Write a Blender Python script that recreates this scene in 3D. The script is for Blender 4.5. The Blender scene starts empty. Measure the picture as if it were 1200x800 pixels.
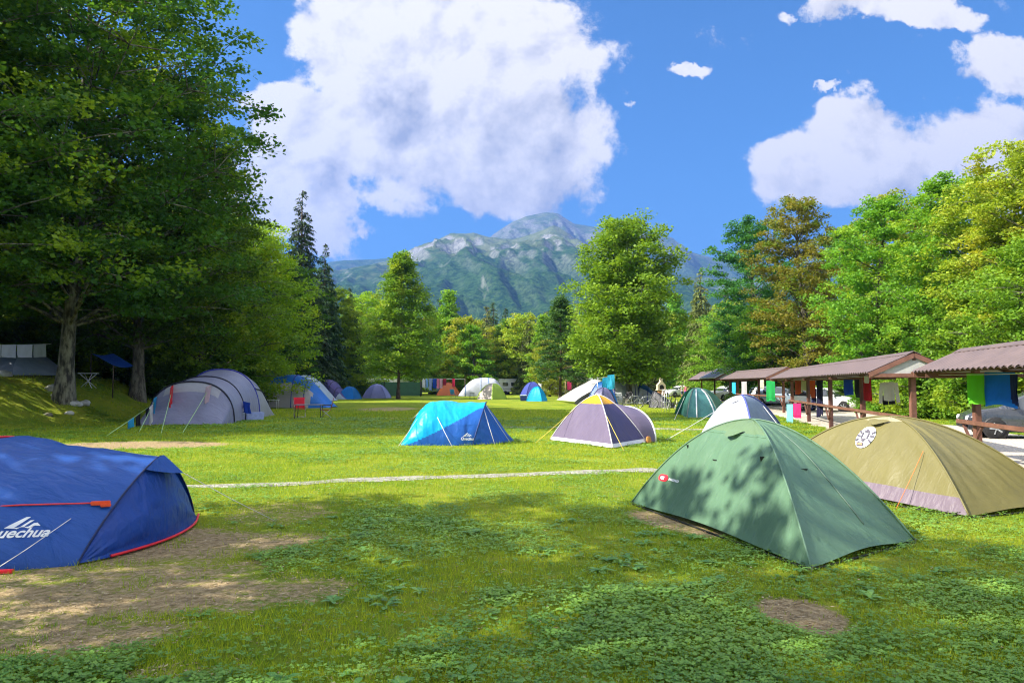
import bpy, bmesh, math, random
import numpy as np
from mathutils import Vector, Matrix
from mathutils.bvhtree import BVHTree

SC = bpy.context.scene
COL = SC.collection
# ------------------------------------------------------------------ camera
FPX, H0, PITCH = 867.0, 1.65, math.atan(50 / 867.0)
cd = bpy.data.cameras.new('camera'); cam = bpy.data.objects.new('camera', cd); COL.objects.link(cam)
cam.location = (0, 0, H0); cam.rotation_euler = (math.pi / 2 + PITCH, 0, 0)
cd.sensor_width = 36; cd.lens = 36 * FPX / 1200; cd.clip_start = 0.05; cd.clip_end = 30000
SC.camera = cam
# ------------------------------------------------------------------ light
SUN_EL, SUN_ROT = math.radians(40), math.radians(258)
sx, sy = math.sin(SUN_ROT) * math.cos(SUN_EL), math.cos(SUN_ROT) * math.cos(SUN_EL)
SUN_TO = Vector((sx, sy, math.sin(SUN_EL)))
sd = bpy.data.lights.new('sun', 'SUN'); sd.energy = 5.0; sd.angle = math.radians(0.5); sd.color = (1.0, 0.93, 0.80)
so = bpy.data.objects.new('sun', sd); COL.objects.link(so)
so.rotation_euler = (-SUN_TO).to_track_quat('-Z', 'Y').to_euler(); so.location = (-40, -10, 40)
SC.view_settings.view_transform = 'Standard'; SC.view_settings.look = 'None'
SC.view_settings.exposure = 1.50; SC.view_settings.gamma = 1.0
SC.view_settings.use_curve_mapping = False
SC.render.engine = 'CYCLES'
cy = SC.cycles
cy.use_denoising = True; cy.max_bounces = 6; cy.diffuse_bounces = 3; cy.glossy_bounces = 2
cy.transmission_bounces = 4; cy.volume_bounces = 0; cy.transparent_max_bounces = 12
cy.caustics_reflective = False; cy.caustics_refractive = False
cy.pixel_filter_type = 'BLACKMAN_HARRIS'; cy.filter_width = 1.15; cy.sample_clamp_indirect = 6.0; cy.use_adaptive_sampling = True; cy.adaptive_threshold = 0.02

# world: physical sky with procedural cumulus in it
W = bpy.data.worlds.new('World'); SC.world = W; W.use_nodes = True
nt = W.node_tree; nt.nodes.clear()
class NB:
    def __init__(s, nt): s.nt = nt
    def n(s, t, **k):
        o = s.nt.nodes.new(t)
        for a, b in k.items(): setattr(o, a, b)
        return o
    def l(s, a, b): s.nt.links.new(a, b)
    def put(s, sock, v):
        if isinstance(v, bpy.types.NodeSocket): s.l(v, sock)
        else: sock.default_value = v
    def m(s, op, a, b=0.0, c=None, clamp=False):
        o = s.n('ShaderNodeMath', operation=op, use_clamp=clamp)
        s.put(o.inputs[0], a); s.put(o.inputs[1], b)
        if c is not None: s.put(o.inputs[2], c)
        return o.outputs[0]
    def v(s, op, a, b=(0, 0, 0)):
        o = s.n('ShaderNodeVectorMath', operation=op)
        s.put(o.inputs[0], a); s.put(o.inputs[1], b)
        return o.outputs[1] if op in ('LENGTH', 'DISTANCE', 'DOT_PRODUCT') else o.outputs[0]
    def noise(s, vec, scale, detail=4, rough=.55, dist=0.0, out=0):
        o = s.n('ShaderNodeTexNoise'); o.inputs['Scale'].default_value = scale
        o.inputs['Detail'].default_value = detail; o.inputs['Roughness'].default_value = rough
        o.inputs['Distortion'].default_value = dist
        if vec is not None: s.l(vec, o.inputs['Vector'])
        return o.outputs[out]
    def ramp(s, f, lo, hi, a=0.0, b=1.0, smooth=True):
        o = s.n('ShaderNodeMapRange'); o.interpolation_type = 'SMOOTHSTEP' if smooth else 'LINEAR'
        s.put(o.inputs[0], f)
        for i, x in zip((1, 2, 3, 4), (lo, hi, a, b)): s.put(o.inputs[i], x)
        return o.outputs[0]
    def mix(s, f, a, b, mode='MIX'):
        o = s.n('ShaderNodeMix', data_type='RGBA', blend_type=mode)
        s.put(o.inputs[0], f); s.put(o.inputs[6], a if not isinstance(a, tuple) else (*a[:3], 1))
        s.put(o.inputs[7], b if not isinstance(b, tuple) else (*b[:3], 1))
        return o.outputs[2]
def cloud_group():
    g = bpy.data.node_groups.new('cloud_density', 'ShaderNodeTree')
    g.interface.new_socket('UV', in_out='INPUT', socket_type='NodeSocketVector')
    g.interface.new_socket('D', in_out='OUTPUT', socket_type='NodeSocketFloat'); g.interface.new_socket('A', in_out='OUTPUT', socket_type='NodeSocketFloat'); g.interface.new_socket('N', in_out='OUTPUT', socket_type='NodeSocketFloat')
    b = NB(g); gi = b.n('NodeGroupInput'); go = b.n('NodeGroupOutput')
    uv = gi.outputs[0]
    n1 = b.noise(uv, 5.0, 10, .60, .25)
    w = b.noise(uv, 2.6, 3, .5, 0, 1)
    wv = b.v('SCALE', b.v('SUBTRACT', w, (.5, .5, .5))); wv.node.inputs[3].default_value = .10
    w2 = b.noise(uv, 13.0, 5, .65, 0, 1); wv2 = b.v('SCALE', b.v('SUBTRACT', w2, (.5, .5, .5))); wv2.node.inputs[3].default_value = .075
    uvw = b.v('ADD', b.v('ADD', uv, wv), wv2)
    n2 = b.noise(uv, 20.0, 8, .68, .2)
    blobs = [(430, 60, 85, 75), (560, 70, 150, 100), (635, 60, 65, 75), (470, 150, 150, 75), (610, 160, 115, 75),
             (355, 150, 60, 50), (310, 118, 50, 22), (400, 190, 95, 50), (590, 205, 85, 32), (685, 155, 34, 34),
             (335, 235, 52, 34), (385, 245, 38, 42), (285, 245, 50, 40), (427, 267, 17, 11),
             (965, 200, 75, 38), (1060, 185, 110, 52), (1150, 165, 110, 48), (1010, 150, 42, 34),
             (1010, 4, 62, 16), (1090, 8, 66, 20), (1190, 62, 48, 32), (815, 78, 26, 7), (748, 112, 9, 6), (978, 102, 13, 5), (920, 10, 12, 7), (1230,200,60,60)]
    acc = None
    for (px, py, rx, ry) in blobs:
        c = ((px - 600) / FPX, (450 - py) / FPX, 0)
        d = b.v('SUBTRACT', uvw, c)
        d = b.v('MULTIPLY', d, (FPX / rx, FPX / ry, 0))
        l = b.v('DOT_PRODUCT', d, d)
        k = min(1.0, math.sqrt(rx * ry) / 42)
        e = b.ramp(l, 2.3, 0.0, 0.0, .52 + .55 * k, smooth=False)
        acc = e if acc is None else b.m('SMOOTH_MAX', acc, e, .12)
    dd = b.m('ADD', acc, b.m('ADD', b.m('MULTIPLY', b.m('SUBTRACT', n1, .5), 2.4), b.m('MULTIPLY', b.m('SUBTRACT', n2, .5), .9)))
    b.l(dd, go.inputs[0]); b.l(acc, go.inputs[1]); b.l(b.m('ADD', n1, b.m('MULTIPLY', n2, .22)), go.inputs[2])
    return g
CG = cloud_group()
b = NB(nt)
tc = b.n('ShaderNodeTexCoord'); sep = b.n('ShaderNodeSeparateXYZ'); b.l(tc.outputs['Generated'], sep.inputs[0])
yy = b.m('MAXIMUM', sep.outputs[1], .02)
cmb = b.n('ShaderNodeCombineXYZ'); b.l(b.m('DIVIDE', sep.outputs[0], yy), cmb.inputs[0]); b.l(b.m('DIVIDE', sep.outputs[2], yy), cmb.inputs[1])
g1 = b.n('ShaderNodeGroup'); g1.node_tree = CG; b.l(cmb.outputs[0], g1.inputs[0])
g2 = b.n('ShaderNodeGroup'); g2.node_tree = CG; b.l(b.v('ADD', cmb.outputs[0], (-.022, .026, 0)), g2.inputs[0])
g3 = b.n('ShaderNodeGroup'); g3.node_tree = CG; b.l(b.v('ADD', cmb.outputs[0], (-.055, .095, 0)), g3.inputs[0])
mask = b.ramp(g1.outputs[0], .33, .66)
mask = b.m('MULTIPLY', mask, b.ramp(sep.outputs[1], .0, .15))
# unseen broken cloud overhead, beside and behind the camera, added as fill light
away = b.m('MAXIMUM', b.ramp(sep.outputs[1], .50, .30), b.ramp(sep.outputs[2], .50, .66))
fill_cloud = b.m('MULTIPLY', b.ramp(b.noise(tc.outputs['Generated'], 2.6, 6, .6), .40, .52), b.m('MULTIPLY', away, b.ramp(sep.outputs[2], -.02, .05)))
sky = b.n('ShaderNodeTexSky', sky_type='NISHITA'); sky.sun_disc = False
sky.sun_elevation = SUN_EL; sky.sun_rotation = SUN_ROT; sky.altitude = 400
sky.air_density = 1.1; sky.dust_density = 0.15; sky.ozone_density = 4.5
hs = b.n('ShaderNodeHueSaturation'); hs.inputs['Saturation'].default_value = 1.0; b.l(b.mix(1.0, sky.outputs[0], (.22, .40, .50), 'MULTIPLY'), hs.inputs['Color'])
dens = b.m('ADD', g3.outputs[1], b.m('MULTIPLY', b.m('SUBTRACT', g3.outputs[2], .6), .9))
shade = b.ramp(dens, .72, 1.38, 1.0, 0.0)
det = b.m('MULTIPLY', b.m('SUBTRACT', g1.outputs[2], g2.outputs[2]), 3.6)
sh2 = b.m('ADD', shade, det, clamp=True)
ccol = b.mix(sh2, (1.45, 1.50, 1.62), (3.5, 3.32, 3.05))
skyc = b.mix(mask, hs.outputs[0], ccol); skyc = b.mix(fill_cloud, skyc, (5.4, 5.4, 5.4))
bg = b.n('ShaderNodeBackground'); bg.inputs[1].default_value = 0.13; b.l(skyc, bg.inputs[0])
ow = b.n('ShaderNodeOutputWorld'); b.l(bg.outputs[0], ow.inputs[0])
W.cycles.sampling_method = 'MANUAL'; W.cycles.sample_map_resolution = 512

# ------------------------------------------------------------------ helpers
rng = np.random.default_rng(11)
random.seed(5)
CP, SP = math.cos(PITCH), math.sin(PITCH)
def ray(px, py):
    x = (px - 600) / FPX; u = (400 - py) / FPX
    return Vector((x, CP - u * SP, SP + u * CP))
def G(px, py, z=0.0):                       # ground point seen at a pixel of the photograph
    d = ray(px, py); t = (z - H0) / d.z
    return Vector((d.x * t, d.y * t, z))
def P(px, py, Y):                           # point at distance Y seen at a pixel
    d = ray(px, py); t = Y / d.y
    return Vector((d.x * t, Y, H0 + d.z * t))
def sm(a, b_, x):
    t = np.clip((x - a) / (b_ - a), 0, 1); return t * t * (3 - 2 * t)
def _hash(ix, iy, s):
    h = (ix.astype(np.int64) * 374761393 + iy.astype(np.int64) * 668265263 + s * 974634777) & 0xffffffff
    h = ((h ^ (h >> 13)) * 1274126177) & 0xffffffff
    return ((h ^ (h >> 16)) & 0xffff) / 65535.0
def vn(x, y, s=0):
    x = np.asarray(x, float); y = np.asarray(y, float)
    ix = np.floor(x); iy = np.floor(y); fx = x - ix; fy = y - iy
    fx = fx * fx * (3 - 2 * fx); fy = fy * fy * (3 - 2 * fy)
    a = _hash(ix, iy, s); c = _hash(ix + 1, iy, s); d = _hash(ix, iy + 1, s); e = _hash(ix + 1, iy + 1, s)
    return (a * (1 - fx) + c * fx) * (1 - fy) + (d * (1 - fx) + e * fx) * fy
def fbm(x, y, o=4, s=0, g=.5):
    r = 0; a = 1; t = 0
    for i in range(o):
        r = r + a * vn(x, y, s + i * 7); t += a; a *= g; x = np.asarray(x) * 2.03; y = np.asarray(y) * 2.03
    return r / t
FY = [0, 26, 30, 36, 45, 53, 65, 84, 100, 140, 400]
FX = [-18.5, -18, -17.5, -16.4, -18.6, -22, -25, -28, -34, -60, -200]
def gh(x, y):                               # height of the land
    x = np.asarray(x, float); y = np.asarray(y, float)
    d = np.interp(y, FY, FX) - x
    z = 2.0 * sm(0, 6.5, d) + 0.06 * np.clip(d - 6, 0, 60)
    dl = x - (6.3 + .19 * y)
    z = z - .08 * sm(-.6, .4, dl)
    dr = x - (10.6 + .25 * y)
    z = z + 1.0 * sm(.3, 9, dr) + .05 * np.clip(dr - 9, 0, 50)
    z = z + (fbm(x * .35, y * .35, 3, 3) - .5) * .08 * sm(14, 26, y) * (1 - sm(-2, 0, dl) * (1 - sm(0, 1, dr)))
    z = z + (fbm(x * 1.1, y * 1.1, 3, 9) - .5) * .5 * sm(0, 3, d)
    return z
def gz(x, y): return float(gh(x, y))

def tag(o, label=None, cat=None, group=None, kind=None):
    if label: o['label'] = label
    if cat: o['category'] = cat
    if group: o['group'] = group
    if kind: o['kind'] = kind
    return o
def thing(name, loc, label, cat, group=None, rz=0.0):
    o = bpy.data.objects.new(name, None); COL.objects.link(o); o.empty_display_size = .3
    o.location = loc; o.rotation_euler = (0, 0, rz)
    return tag(o, label, cat, group)
def link(name, me, parent=None, loc=None):
    o = bpy.data.objects.new(name, me); COL.objects.link(o)
    if parent is not None: o.parent = parent
    if loc is not None: o.location = loc
    return o
def copy_tree(o, parent=None):
    c = o.copy(); COL.objects.link(c); c.parent = parent
    for ch in list(o.children): copy_tree(ch, c)
    return c
def np_mesh(name, V, F, mats, smooth=False, attr=None, mi=None):
    """V (n,3), F (m,k) all faces with k corners"""
    me = bpy.data.meshes.new(name); V = np.ascontiguousarray(V, np.float32); F = np.ascontiguousarray(F, np.int32)
    n, k = F.shape
    me.vertices.add(len(V)); me.vertices.foreach_set('co', V.ravel())
    me.loops.add(n * k); me.loops.foreach_set('vertex_index', F.ravel())
    me.polygons.add(n); me.polygons.foreach_set('loop_start', np.arange(0, n * k, k, dtype=np.int32))
    if smooth: me.polygons.foreach_set('use_smooth', np.ones(n, bool))
    if mi is not None: me.polygons.foreach_set('material_index', np.ascontiguousarray(mi, np.int32))
    if attr is not None:
        a = me.attributes.new('rnd', 'FLOAT', 'FACE'); a.data.foreach_set('value', np.ascontiguousarray(attr, np.float32))
    me.update(calc_edges=True)
    for m in (mats if isinstance(mats, (list, tuple)) else [mats]): me.materials.append(m)
    return me
def grid_faces(nu, nv):
    i, j = np.meshgrid(np.arange(nu - 1), np.arange(nv - 1), indexing='ij')
    a = (i * nv + j).ravel(); return np.stack([a, a + 1, a + nv + 1, a + nv], 1)

class MB:
    """collects simple solids and links them as ONE mesh object"""
    def __init__(s): s.V = []; s.F = []; s.S = []
    def add(s, v, f, smooth=False):
        n = len(s.V); s.V += [tuple(p) for p in v]; s.F += [tuple(i + n for i in q) for q in f]; s.S += [smooth] * len(f)
        return s
    def box(s, c, d, rz=0.0, taper=1.0):
        x, y, z = d[0] / 2, d[1] / 2, d[2] / 2; R = Matrix.Rotation(rz, 3, 'Z'); v = []
        for k in (-1, 1):
            t = taper if k > 0 else 1
            for (a, e) in ((-1, -1), (1, -1), (1, 1), (-1, 1)): v.append(R @ Vector((a * x * t, e * y * t, k * z)) + Vector(c))
        return s.add(v, [(0, 3, 2, 1), (4, 5, 6, 7), (0, 1, 5, 4), (1, 2, 6, 5), (2, 3, 7, 6), (3, 0, 4, 7)])
    def beam(s, p, q, w, h=None):
        p = Vector(p); q = Vector(q); h = h or w; d = (q - p).normalized()
        up = Vector((0, 0, 1)) if abs(d.z) < .95 else Vector((0, 1, 0))
        r = d.cross(up).normalized(); u = r.cross(d)
        v = [e + r * a * w / 2 + u * c * h / 2 for e in (p, q) for (a, c) in ((-1, -1), (1, -1), (1, 1), (-1, 1))]
        return s.add(v, [(0, 3, 2, 1), (4, 5, 6, 7), (0, 1, 5, 4), (1, 2, 6, 5), (2, 3, 7, 6), (3, 0, 4, 7)])
    def tube(s, pts, r, k=6, cap=True):
        pts = [Vector(p) for p in pts]; n = len(pts); rr = r if isinstance(r, (list, tuple)) else [r] * n; v = []
        ref = None
        for i, p in enumerate(pts):
            d = (pts[min(i + 1, n - 1)] - pts[max(i - 1, 0)]).normalized()
            if ref is None: ref = Vector((0, 0, 1)) if abs(d.z) < .9 else Vector((1, 0, 0))
            a = d.cross(ref).normalized(); c = a.cross(d).normalized()
            for j in range(k):
                t = 2 * math.pi * j / k; v.append(p + (a * math.cos(t) + c * math.sin(t)) * rr[i])
        f = [(i * k + j, i * k + (j + 1) % k, (i + 1) * k + (j + 1) % k, (i + 1) * k + j) for i in range(n - 1) for j in range(k)]
        if cap: f += [tuple(range(k - 1, -1, -1)), tuple((n - 1) * k + j for j in range(k))]
        return s.add(v, f, True)
    def lathe(s, c, prof, k=16, axis='Z'):
        v = []; 
        for (r, z) in prof:
            for j in range(k):
                t = 2 * math.pi * j / k; p = Vector((r * math.cos(t), r * math.sin(t), z))
                if axis == 'Y': p = Vector((p.x, p.z, p.y))
                if axis == 'X': p = Vector((p.z, p.x, p.y))
                v.append(p + Vector(c))
        n = len(prof)
        f = [(i * k + j, i * k + (j + 1) % k, (i + 1) * k + (j + 1) % k, (i + 1) * k + j) for i in range(n - 1) for j in range(k)]
        f += [tuple(range(k - 1, -1, -1)), tuple((n - 1) * k + j for j in range(k))]
        return s.add(v, f, True)
    def prism(s, poly, a, c_, thick):
        """poly: 2D outline in the plane (a, c_) about origin o; a=(o, ex, ey)"""
        o, ex, ey = Vector(a), Vector(c_[0]), Vector(c_[1]); nn = ex.cross(ey).normalized(); n = len(poly)
        v = [o + ex * p[0] + ey * p[1] + nn * t for t in (-thick / 2, thick / 2) for p in poly]
        f = [tuple(range(n - 1, -1, -1)), tuple(range(n, 2 * n))] + [(i, (i + 1) % n, n + (i + 1) % n, n + i) for i in range(n)]
        return s.add(v, f)
    def build(s, name, mat, parent=None, org=(0, 0, 0), bevel=0.0):
        me = bpy.data.meshes.new(name); O = Vector(org)
        me.from_pydata([Vector(p) - O for p in s.V], [], s.F); me.polygons.foreach_set('use_smooth', s.S)
        if bevel > 0:
            bm = bmesh.new(); bm.from_mesh(me)
            es = [e for e in bm.edges if len(e.link_faces) == 2 and e.calc_face_angle(0) > .6]
            bmesh.ops.bevel(bm, geom=es, offset=bevel, segments=2, affect='EDGES', clamp_overlap=True); bm.to_mesh(me); bm.free()
        me.materials.append(mat); me.update()
        return link(name, me, parent)

# ------------------------------------------------------------------ materials
MATS = {}
def newmat(name):
    m = bpy.data.materials.new(name); m.use_nodes = True; t = m.node_tree; t.nodes.clear()
    b = NB(t); o = b.n('ShaderNodeOutputMaterial'); return m, b, o
def C(r, g, bb):                              # sRGB 0..255 -> linear
    f = lambda c: (c / 255 / 12.92) if c / 255 <= .04045 else ((c / 255 + .055) / 1.055) ** 2.4
    return (f(r), f(g), f(bb))
def plain(name, col, rough=.6, metal=0.0, var=.12, scale=8.0, bump=.0, spec=.4, coat=0.0):
    if name in MATS: return MATS[name]
    m, b, o = newmat(name); tcn = b.n('ShaderNodeTexCoord'); n = b.noise(tcn.outputs['Object'], scale, 5, .6)
    c = b.mix(b.ramp(n, .3, .7), tuple(x * (1 - var) for x in col), tuple(min(1, x * (1 + var)) for x in col))
    p = b.n('ShaderNodeBsdfPrincipled'); b.l(c, p.inputs['Base Color']); p.inputs['Metallic'].default_value = metal
    b.l(b.ramp(n, .2, .8, max(.02, rough - .08), min(1, rough + .08)), p.inputs['Roughness']); p.inputs['Specular IOR Level'].default_value = spec
    p.inputs['Coat Weight'].default_value = coat; p.inputs['Coat Roughness'].default_value = .05
    if bump:
        bp = b.n('ShaderNodeBump'); bp.inputs['Strength'].default_value = bump; bp.inputs['Distance'].default_value = .02
        b.l(b.noise(tcn.outputs['Object'], scale * 4, 6, .65), bp.inputs['Height']); b.l(bp.outputs[0], p.inputs['Normal'])
    b.l(p.outputs[0], o.inputs[0]); MATS[name] = m; return m
def fabric(name, col, rough=.5, trans=.12, wr=1.0, scale=1.0, var=.07):
    """thin coated tent fabric: slight creases, a little light through it"""
    if name in MATS: return MATS[name]
    m, b, o = newmat(name); tcn = b.n('ShaderNodeTexCoord'); oc = tcn.outputs['Object']
    n = b.noise(oc, 1.3 * scale, 5, .6)
    c = b.mix(b.ramp(n, .3, .7), tuple(x * (1 - var) for x in col), tuple(min(1, x * (1 + var)) for x in col))
    c = b.mix(b.m('MULTIPLY', b.ramp(b.noise(oc, 14 * scale, 4, .7), .58, .8), .12), c, tuple(.6 * x + .16 * .3 for x in col))
    p = b.n('ShaderNodeBsdfPrincipled'); b.l(c, p.inputs['Base Color']); p.inputs['Roughness'].default_value = rough
    p.inputs['Specular IOR Level'].default_value = .35
    mp = b.n('ShaderNodeMapping'); mp.inputs['Rotation'].default_value = (.3, .2, .7); mp.inputs['Scale'].default_value = (1.0, 3.2, 1.2); b.l(oc, mp.inputs[0])
    h = b.m('ADD', b.noise(mp.outputs[0], 2.4 * scale, 4, .5, .6), b.m('MULTIPLY', b.noise(oc, 9 * scale, 3, .6, .5), .22))
    bp = b.n('ShaderNodeBump'); bp.inputs['Strength'].default_value = .55 * wr; bp.inputs['Distance'].default_value = .06 / scale
    b.l(h, bp.inputs['Height']); b.l(bp.outputs[0], p.inputs['Normal'])
    t = b.n('ShaderNodeBsdfTranslucent'); b.l(c, t.inputs[0]); b.l(bp.outputs[0], t.inputs[1])
    mx = b.n('ShaderNodeMixShader'); mx.inputs[0].default_value = trans; b.l(p.outputs[0], mx.inputs[1]); b.l(t.outputs[0], mx.inputs[2])
    b.l(mx.outputs[0], o.inputs[0]); MATS[name] = m; return m
def leafmat(name, ca, cb_, cc=None, trans=.4, patch=.5, rough=.5, spec=.2):
    if name in MATS: return MATS[name]
    m, b, o = newmat(name); at = b.n('ShaderNodeAttribute', attribute_name='rnd'); tcn = b.n('ShaderNodeTexCoord')
    c = b.mix(at.outputs['Fac'], ca, cb_)
    if cc: c = b.mix(b.m('MULTIPLY', b.ramp(b.noise(tcn.outputs['Object'], patch, 3, .6), .52, .64), .9), c, cc)
    oi = b.n('ShaderNodeObjectInfo'); hv = b.n('ShaderNodeHueSaturation'); b.l(c, hv.inputs['Color'])
    b.l(b.ramp(oi.outputs['Random'], 0, 1, .485, .515, False), hv.inputs['Hue']); b.l(b.ramp(oi.outputs['Random'], 0, 1, .85, 1.2, False), hv.inputs['Value'])
    p = b.n('ShaderNodeBsdfPrincipled'); b.l(hv.outputs[0], p.inputs['Base Color']); p.inputs['Roughness'].default_value = rough; p.inputs['Specular IOR Level'].default_value = spec
    t = b.n('ShaderNodeBsdfTranslucent')
    tcx = b.mix(1.0, hv.outputs[0], (1.25, 1.15, .45), 'MULTIPLY'); b.l(tcx, t.inputs[0])
    mx = b.n('ShaderNodeMixShader'); mx.inputs[0].default_value = trans; b.l(p.outputs[0], mx.inputs[1]); b.l(t.outputs[0], mx.inputs[2])
    b.l(mx.outputs[0], o.inputs[0]); MATS[name] = m; return m
def bark(name, ca, cb_, scale=3.0):
    if name in MATS: return MATS[name]
    m, b, o = newmat(name); tcn = b.n('ShaderNodeTexCoord'); mp = b.n('ShaderNodeMapping'); mp.inputs['Scale'].default_value = (1, 1, .35); b.l(tcn.outputs['Object'], mp.inputs[0])
    n = b.noise(mp.outputs[0], scale * 2, 6, .65); c = b.mix(b.ramp(n, .4, .62), ca, cb_)
    p = b.n('ShaderNodeBsdfPrincipled'); b.l(c, p.inputs['Base Color']); p.inputs['Roughness'].default_value = .9
    bp = b.n('ShaderNodeBump'); bp.inputs['Strength'].default_value = .8; bp.inputs['Distance'].default_value = .05; b.l(n, bp.inputs['Height']); b.l(bp.outputs[0], p.inputs['Normal'])
    b.l(p.outputs[0], o.inputs[0]); MATS[name] = m; return m
# ------------------------------------------------------------------ the land
DIRT = [  # x, y, rx, ry, rot, strength : bare worn patches in the turf
    (*G(120, 700)[:2], 1.6, .6, .12, .80), (*G(30, 745)[:2], 1.0, .45, .1, .72), (*G(250, 640)[:2], 1.1, .6, .5, .74), (*G(60, 680)[:2], 1.8, 1.1, .1, .62), (*G(330, 690)[:2], .7, .5, .1, .5),
    (*G(150, 640)[:2], 1.3, .9, .2, .85), (*G(330, 600)[:2], .7, .9, .2, .5),
    (*G(165, 521)[:2], 2.2, 1.3, 0.0, 1.1), (*G(940, 720)[:2], .26, .40, .1, 1.1), (*G(790, 612)[:2], .9, .35, -1.2, .8),
    (*G(455, 479)[:2], 2.0, 4.0, 0.0, .7), (*G(450, 490)[:2], 1.5, 1.0, 0, .5), (*G(690, 580)[:2], .6, .35, 0, .25), (*G(195, 790)[:2], .3, .2, 0, .5), (*G(1010, 650)[:2], .5, .4, 0, .3)]
def dirt(x, y):
    r = np.zeros_like(np.asarray(x, float))
    for (cx, cy_, rx, ry, a, s) in DIRT:
        dx = x - cx; dy = y - cy_; c, q = math.cos(a), math.sin(a)
        l = ((dx * c + dy * q) / rx) ** 2 + ((-dx * q + dy * c) / ry) ** 2
        r = np.maximum(r, s * np.clip(1.2 - l * .6, 0, 1))
    return r
def ground_material():
    m, b, o = newmat('turf'); ge = b.n('ShaderNodeNewGeometry'); pos = ge.outputs['Position']
    sp = b.n('ShaderNodeSeparateXYZ'); b.l(pos, sp.inputs[0]); X, Y, Z = sp.outputs
    n1 = b.noise(pos, .35, 5, .6); n2 = b.noise(pos, 2.2, 6, .65); n3 = b.noise(pos, 14, 5, .7); n4 = b.noise(pos, 60, 4, .7)
    g = b.mix(b.ramp(n1, .35, .65), (.13, .22, .014), (.27, .31, .025))
    g = b.mix(b.m('MULTIPLY', b.ramp(n2, .45, .75), .6), g, (.36, .34, .05))
    g = b.mix(b.m('MULTIPLY', b.ramp(n3, .5, .8), .6), g, (.08, .16, .014))
    d = b.mix(b.ramp(n3, .35, .65), (.27, .19, .10), (.50, .38, .21)); d = b.mix(b.m('MULTIPLY', b.ramp(n4, .5, .75), .5), d, (.10, .07, .04))
    acc = None
    for (cx, cy_, rx, ry, a, s) in DIRT:
        q = b.v('SUBTRACT', pos, (cx, cy_, 0)); vr = b.n('ShaderNodeVectorRotate', rotation_type='Z_AXIS'); b.l(q, vr.inputs[0]); vr.inputs['Angle'].default_value = -a
        q = b.v('MULTIPLY', vr.outputs[0], (1 / rx, 1 / ry, 0)); e = b.ramp(b.v('DOT_PRODUCT', q, q), 1.75, .5, 0, s, False)
        acc = e if acc is None else b.m('MAXIMUM', acc, e)
    dm = b.ramp(b.m('ADD', acc, b.m('MULTIPLY', b.m('SUBTRACT', b.m('ADD', b.m('ADD', b.m('MULTIPLY', n2, .8), n3), b.m('MULTIPLY', n4, .5)), 1.15), 1.5)), .35, .8)
    # forest floor of leaf litter on the banks
    fl = b.ramp(b.m('ADD', Z, b.m('MULTIPLY', b.m('SUBTRACT', n2, .5), 1.0)), 1.75, 2.2)
    c = b.mix(dm, g, d); c = b.mix(fl, c, b.mix(b.ramp(n3, .4, .6), (.03, .022, .012), (.07, .05, .028)))
    p = b.n('ShaderNodeBsdfPrincipled'); b.l(c, p.inputs['Base Color']); p.inputs['Roughness'].default_value = .95; p.inputs['Specular IOR Level'].default_value = .1
    bp = b.n('ShaderNodeBump'); bp.inputs['Strength'].default_value = .9; bp.inputs['Distance'].default_value = .06
    b.l(b.m('ADD', n3, b.m('MULTIPLY', n4, .5)), bp.inputs['Height']); b.l(bp.outputs[0], p.inputs['Normal']); b.l(p.outputs[0], o.inputs[0]); return m
TURF = ground_material()
def axis(lims, steps):
    r = [lims[0]]
    for i, s in enumerate(steps):
        n = max(1, int(round((lims[i + 1] - lims[i]) / s))); r += list(np.linspace(lims[i], lims[i + 1], n + 1)[1:])
    return np.array(r)
gx = axis([-6000, -1000, -200, -60, -12, 4, 60, 200, 1000, 6000], [1000, 200, 20, .6, 1.0, .7, 20, 200, 1000])
gy = axis([-300, -40, -5, 3, 14, 70, 140, 400, 1500, 7000], [60, 5, 2, .7, .7, 2, 20, 200, 900])
XX, YY = np.meshgrid(gx, gy, indexing='ij')
ZZ = gh(XX, YY)
ground = link('ground', np_mesh('ground', np.stack([XX, YY, ZZ], -1).reshape(-1, 3), grid_faces(len(gx), len(gy))[:, ::-1], TURF, True))
tag(ground, kind='structure')

def gravelmat(name, ca, cb_, cd_, sc=1.0):
    m, b, o = newmat(name); ge = b.n('ShaderNodeNewGeometry'); pos = ge.outputs['Position']
    vo = b.n('ShaderNodeTexVoronoi'); vo.inputs['Scale'].default_value = 26 * sc; b.l(pos, vo.inputs[0])
    n = b.noise(pos, .9, 6, .65); n2 = b.noise(pos, 30 * sc, 4, .7)
    sv = b.n('ShaderNodeSeparateXYZ'); b.l(vo.outputs['Color'], sv.inputs[0])
    c = b.mix(sv.outputs[0], ca, cb_); c = b.mix(b.m('MULTIPLY', b.ramp(n, .45, .7), .55), c, cd_); c = b.mix(b.m('MULTIPLY', b.ramp(n2, .55, .8), .5), c, tuple(x * .4 for x in ca))
    p = b.n('ShaderNodeBsdfPrincipled'); b.l(c, p.inputs['Base Color']); p.inputs['Roughness'].default_value = .9; p.inputs['Specular IOR Level'].default_value = .2
    bp = b.n('ShaderNodeBump'); bp.inputs['Strength'].default_value = .7; bp.inputs['Distance'].default_value = .03; b.l(b.m('ADD', vo.outputs['Distance'], n2), bp.inputs['Height']); b.l(bp.outputs[0], p.inputs['Normal'])
    b.l(p.outputs[0], o.inputs[0]); return m
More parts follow.
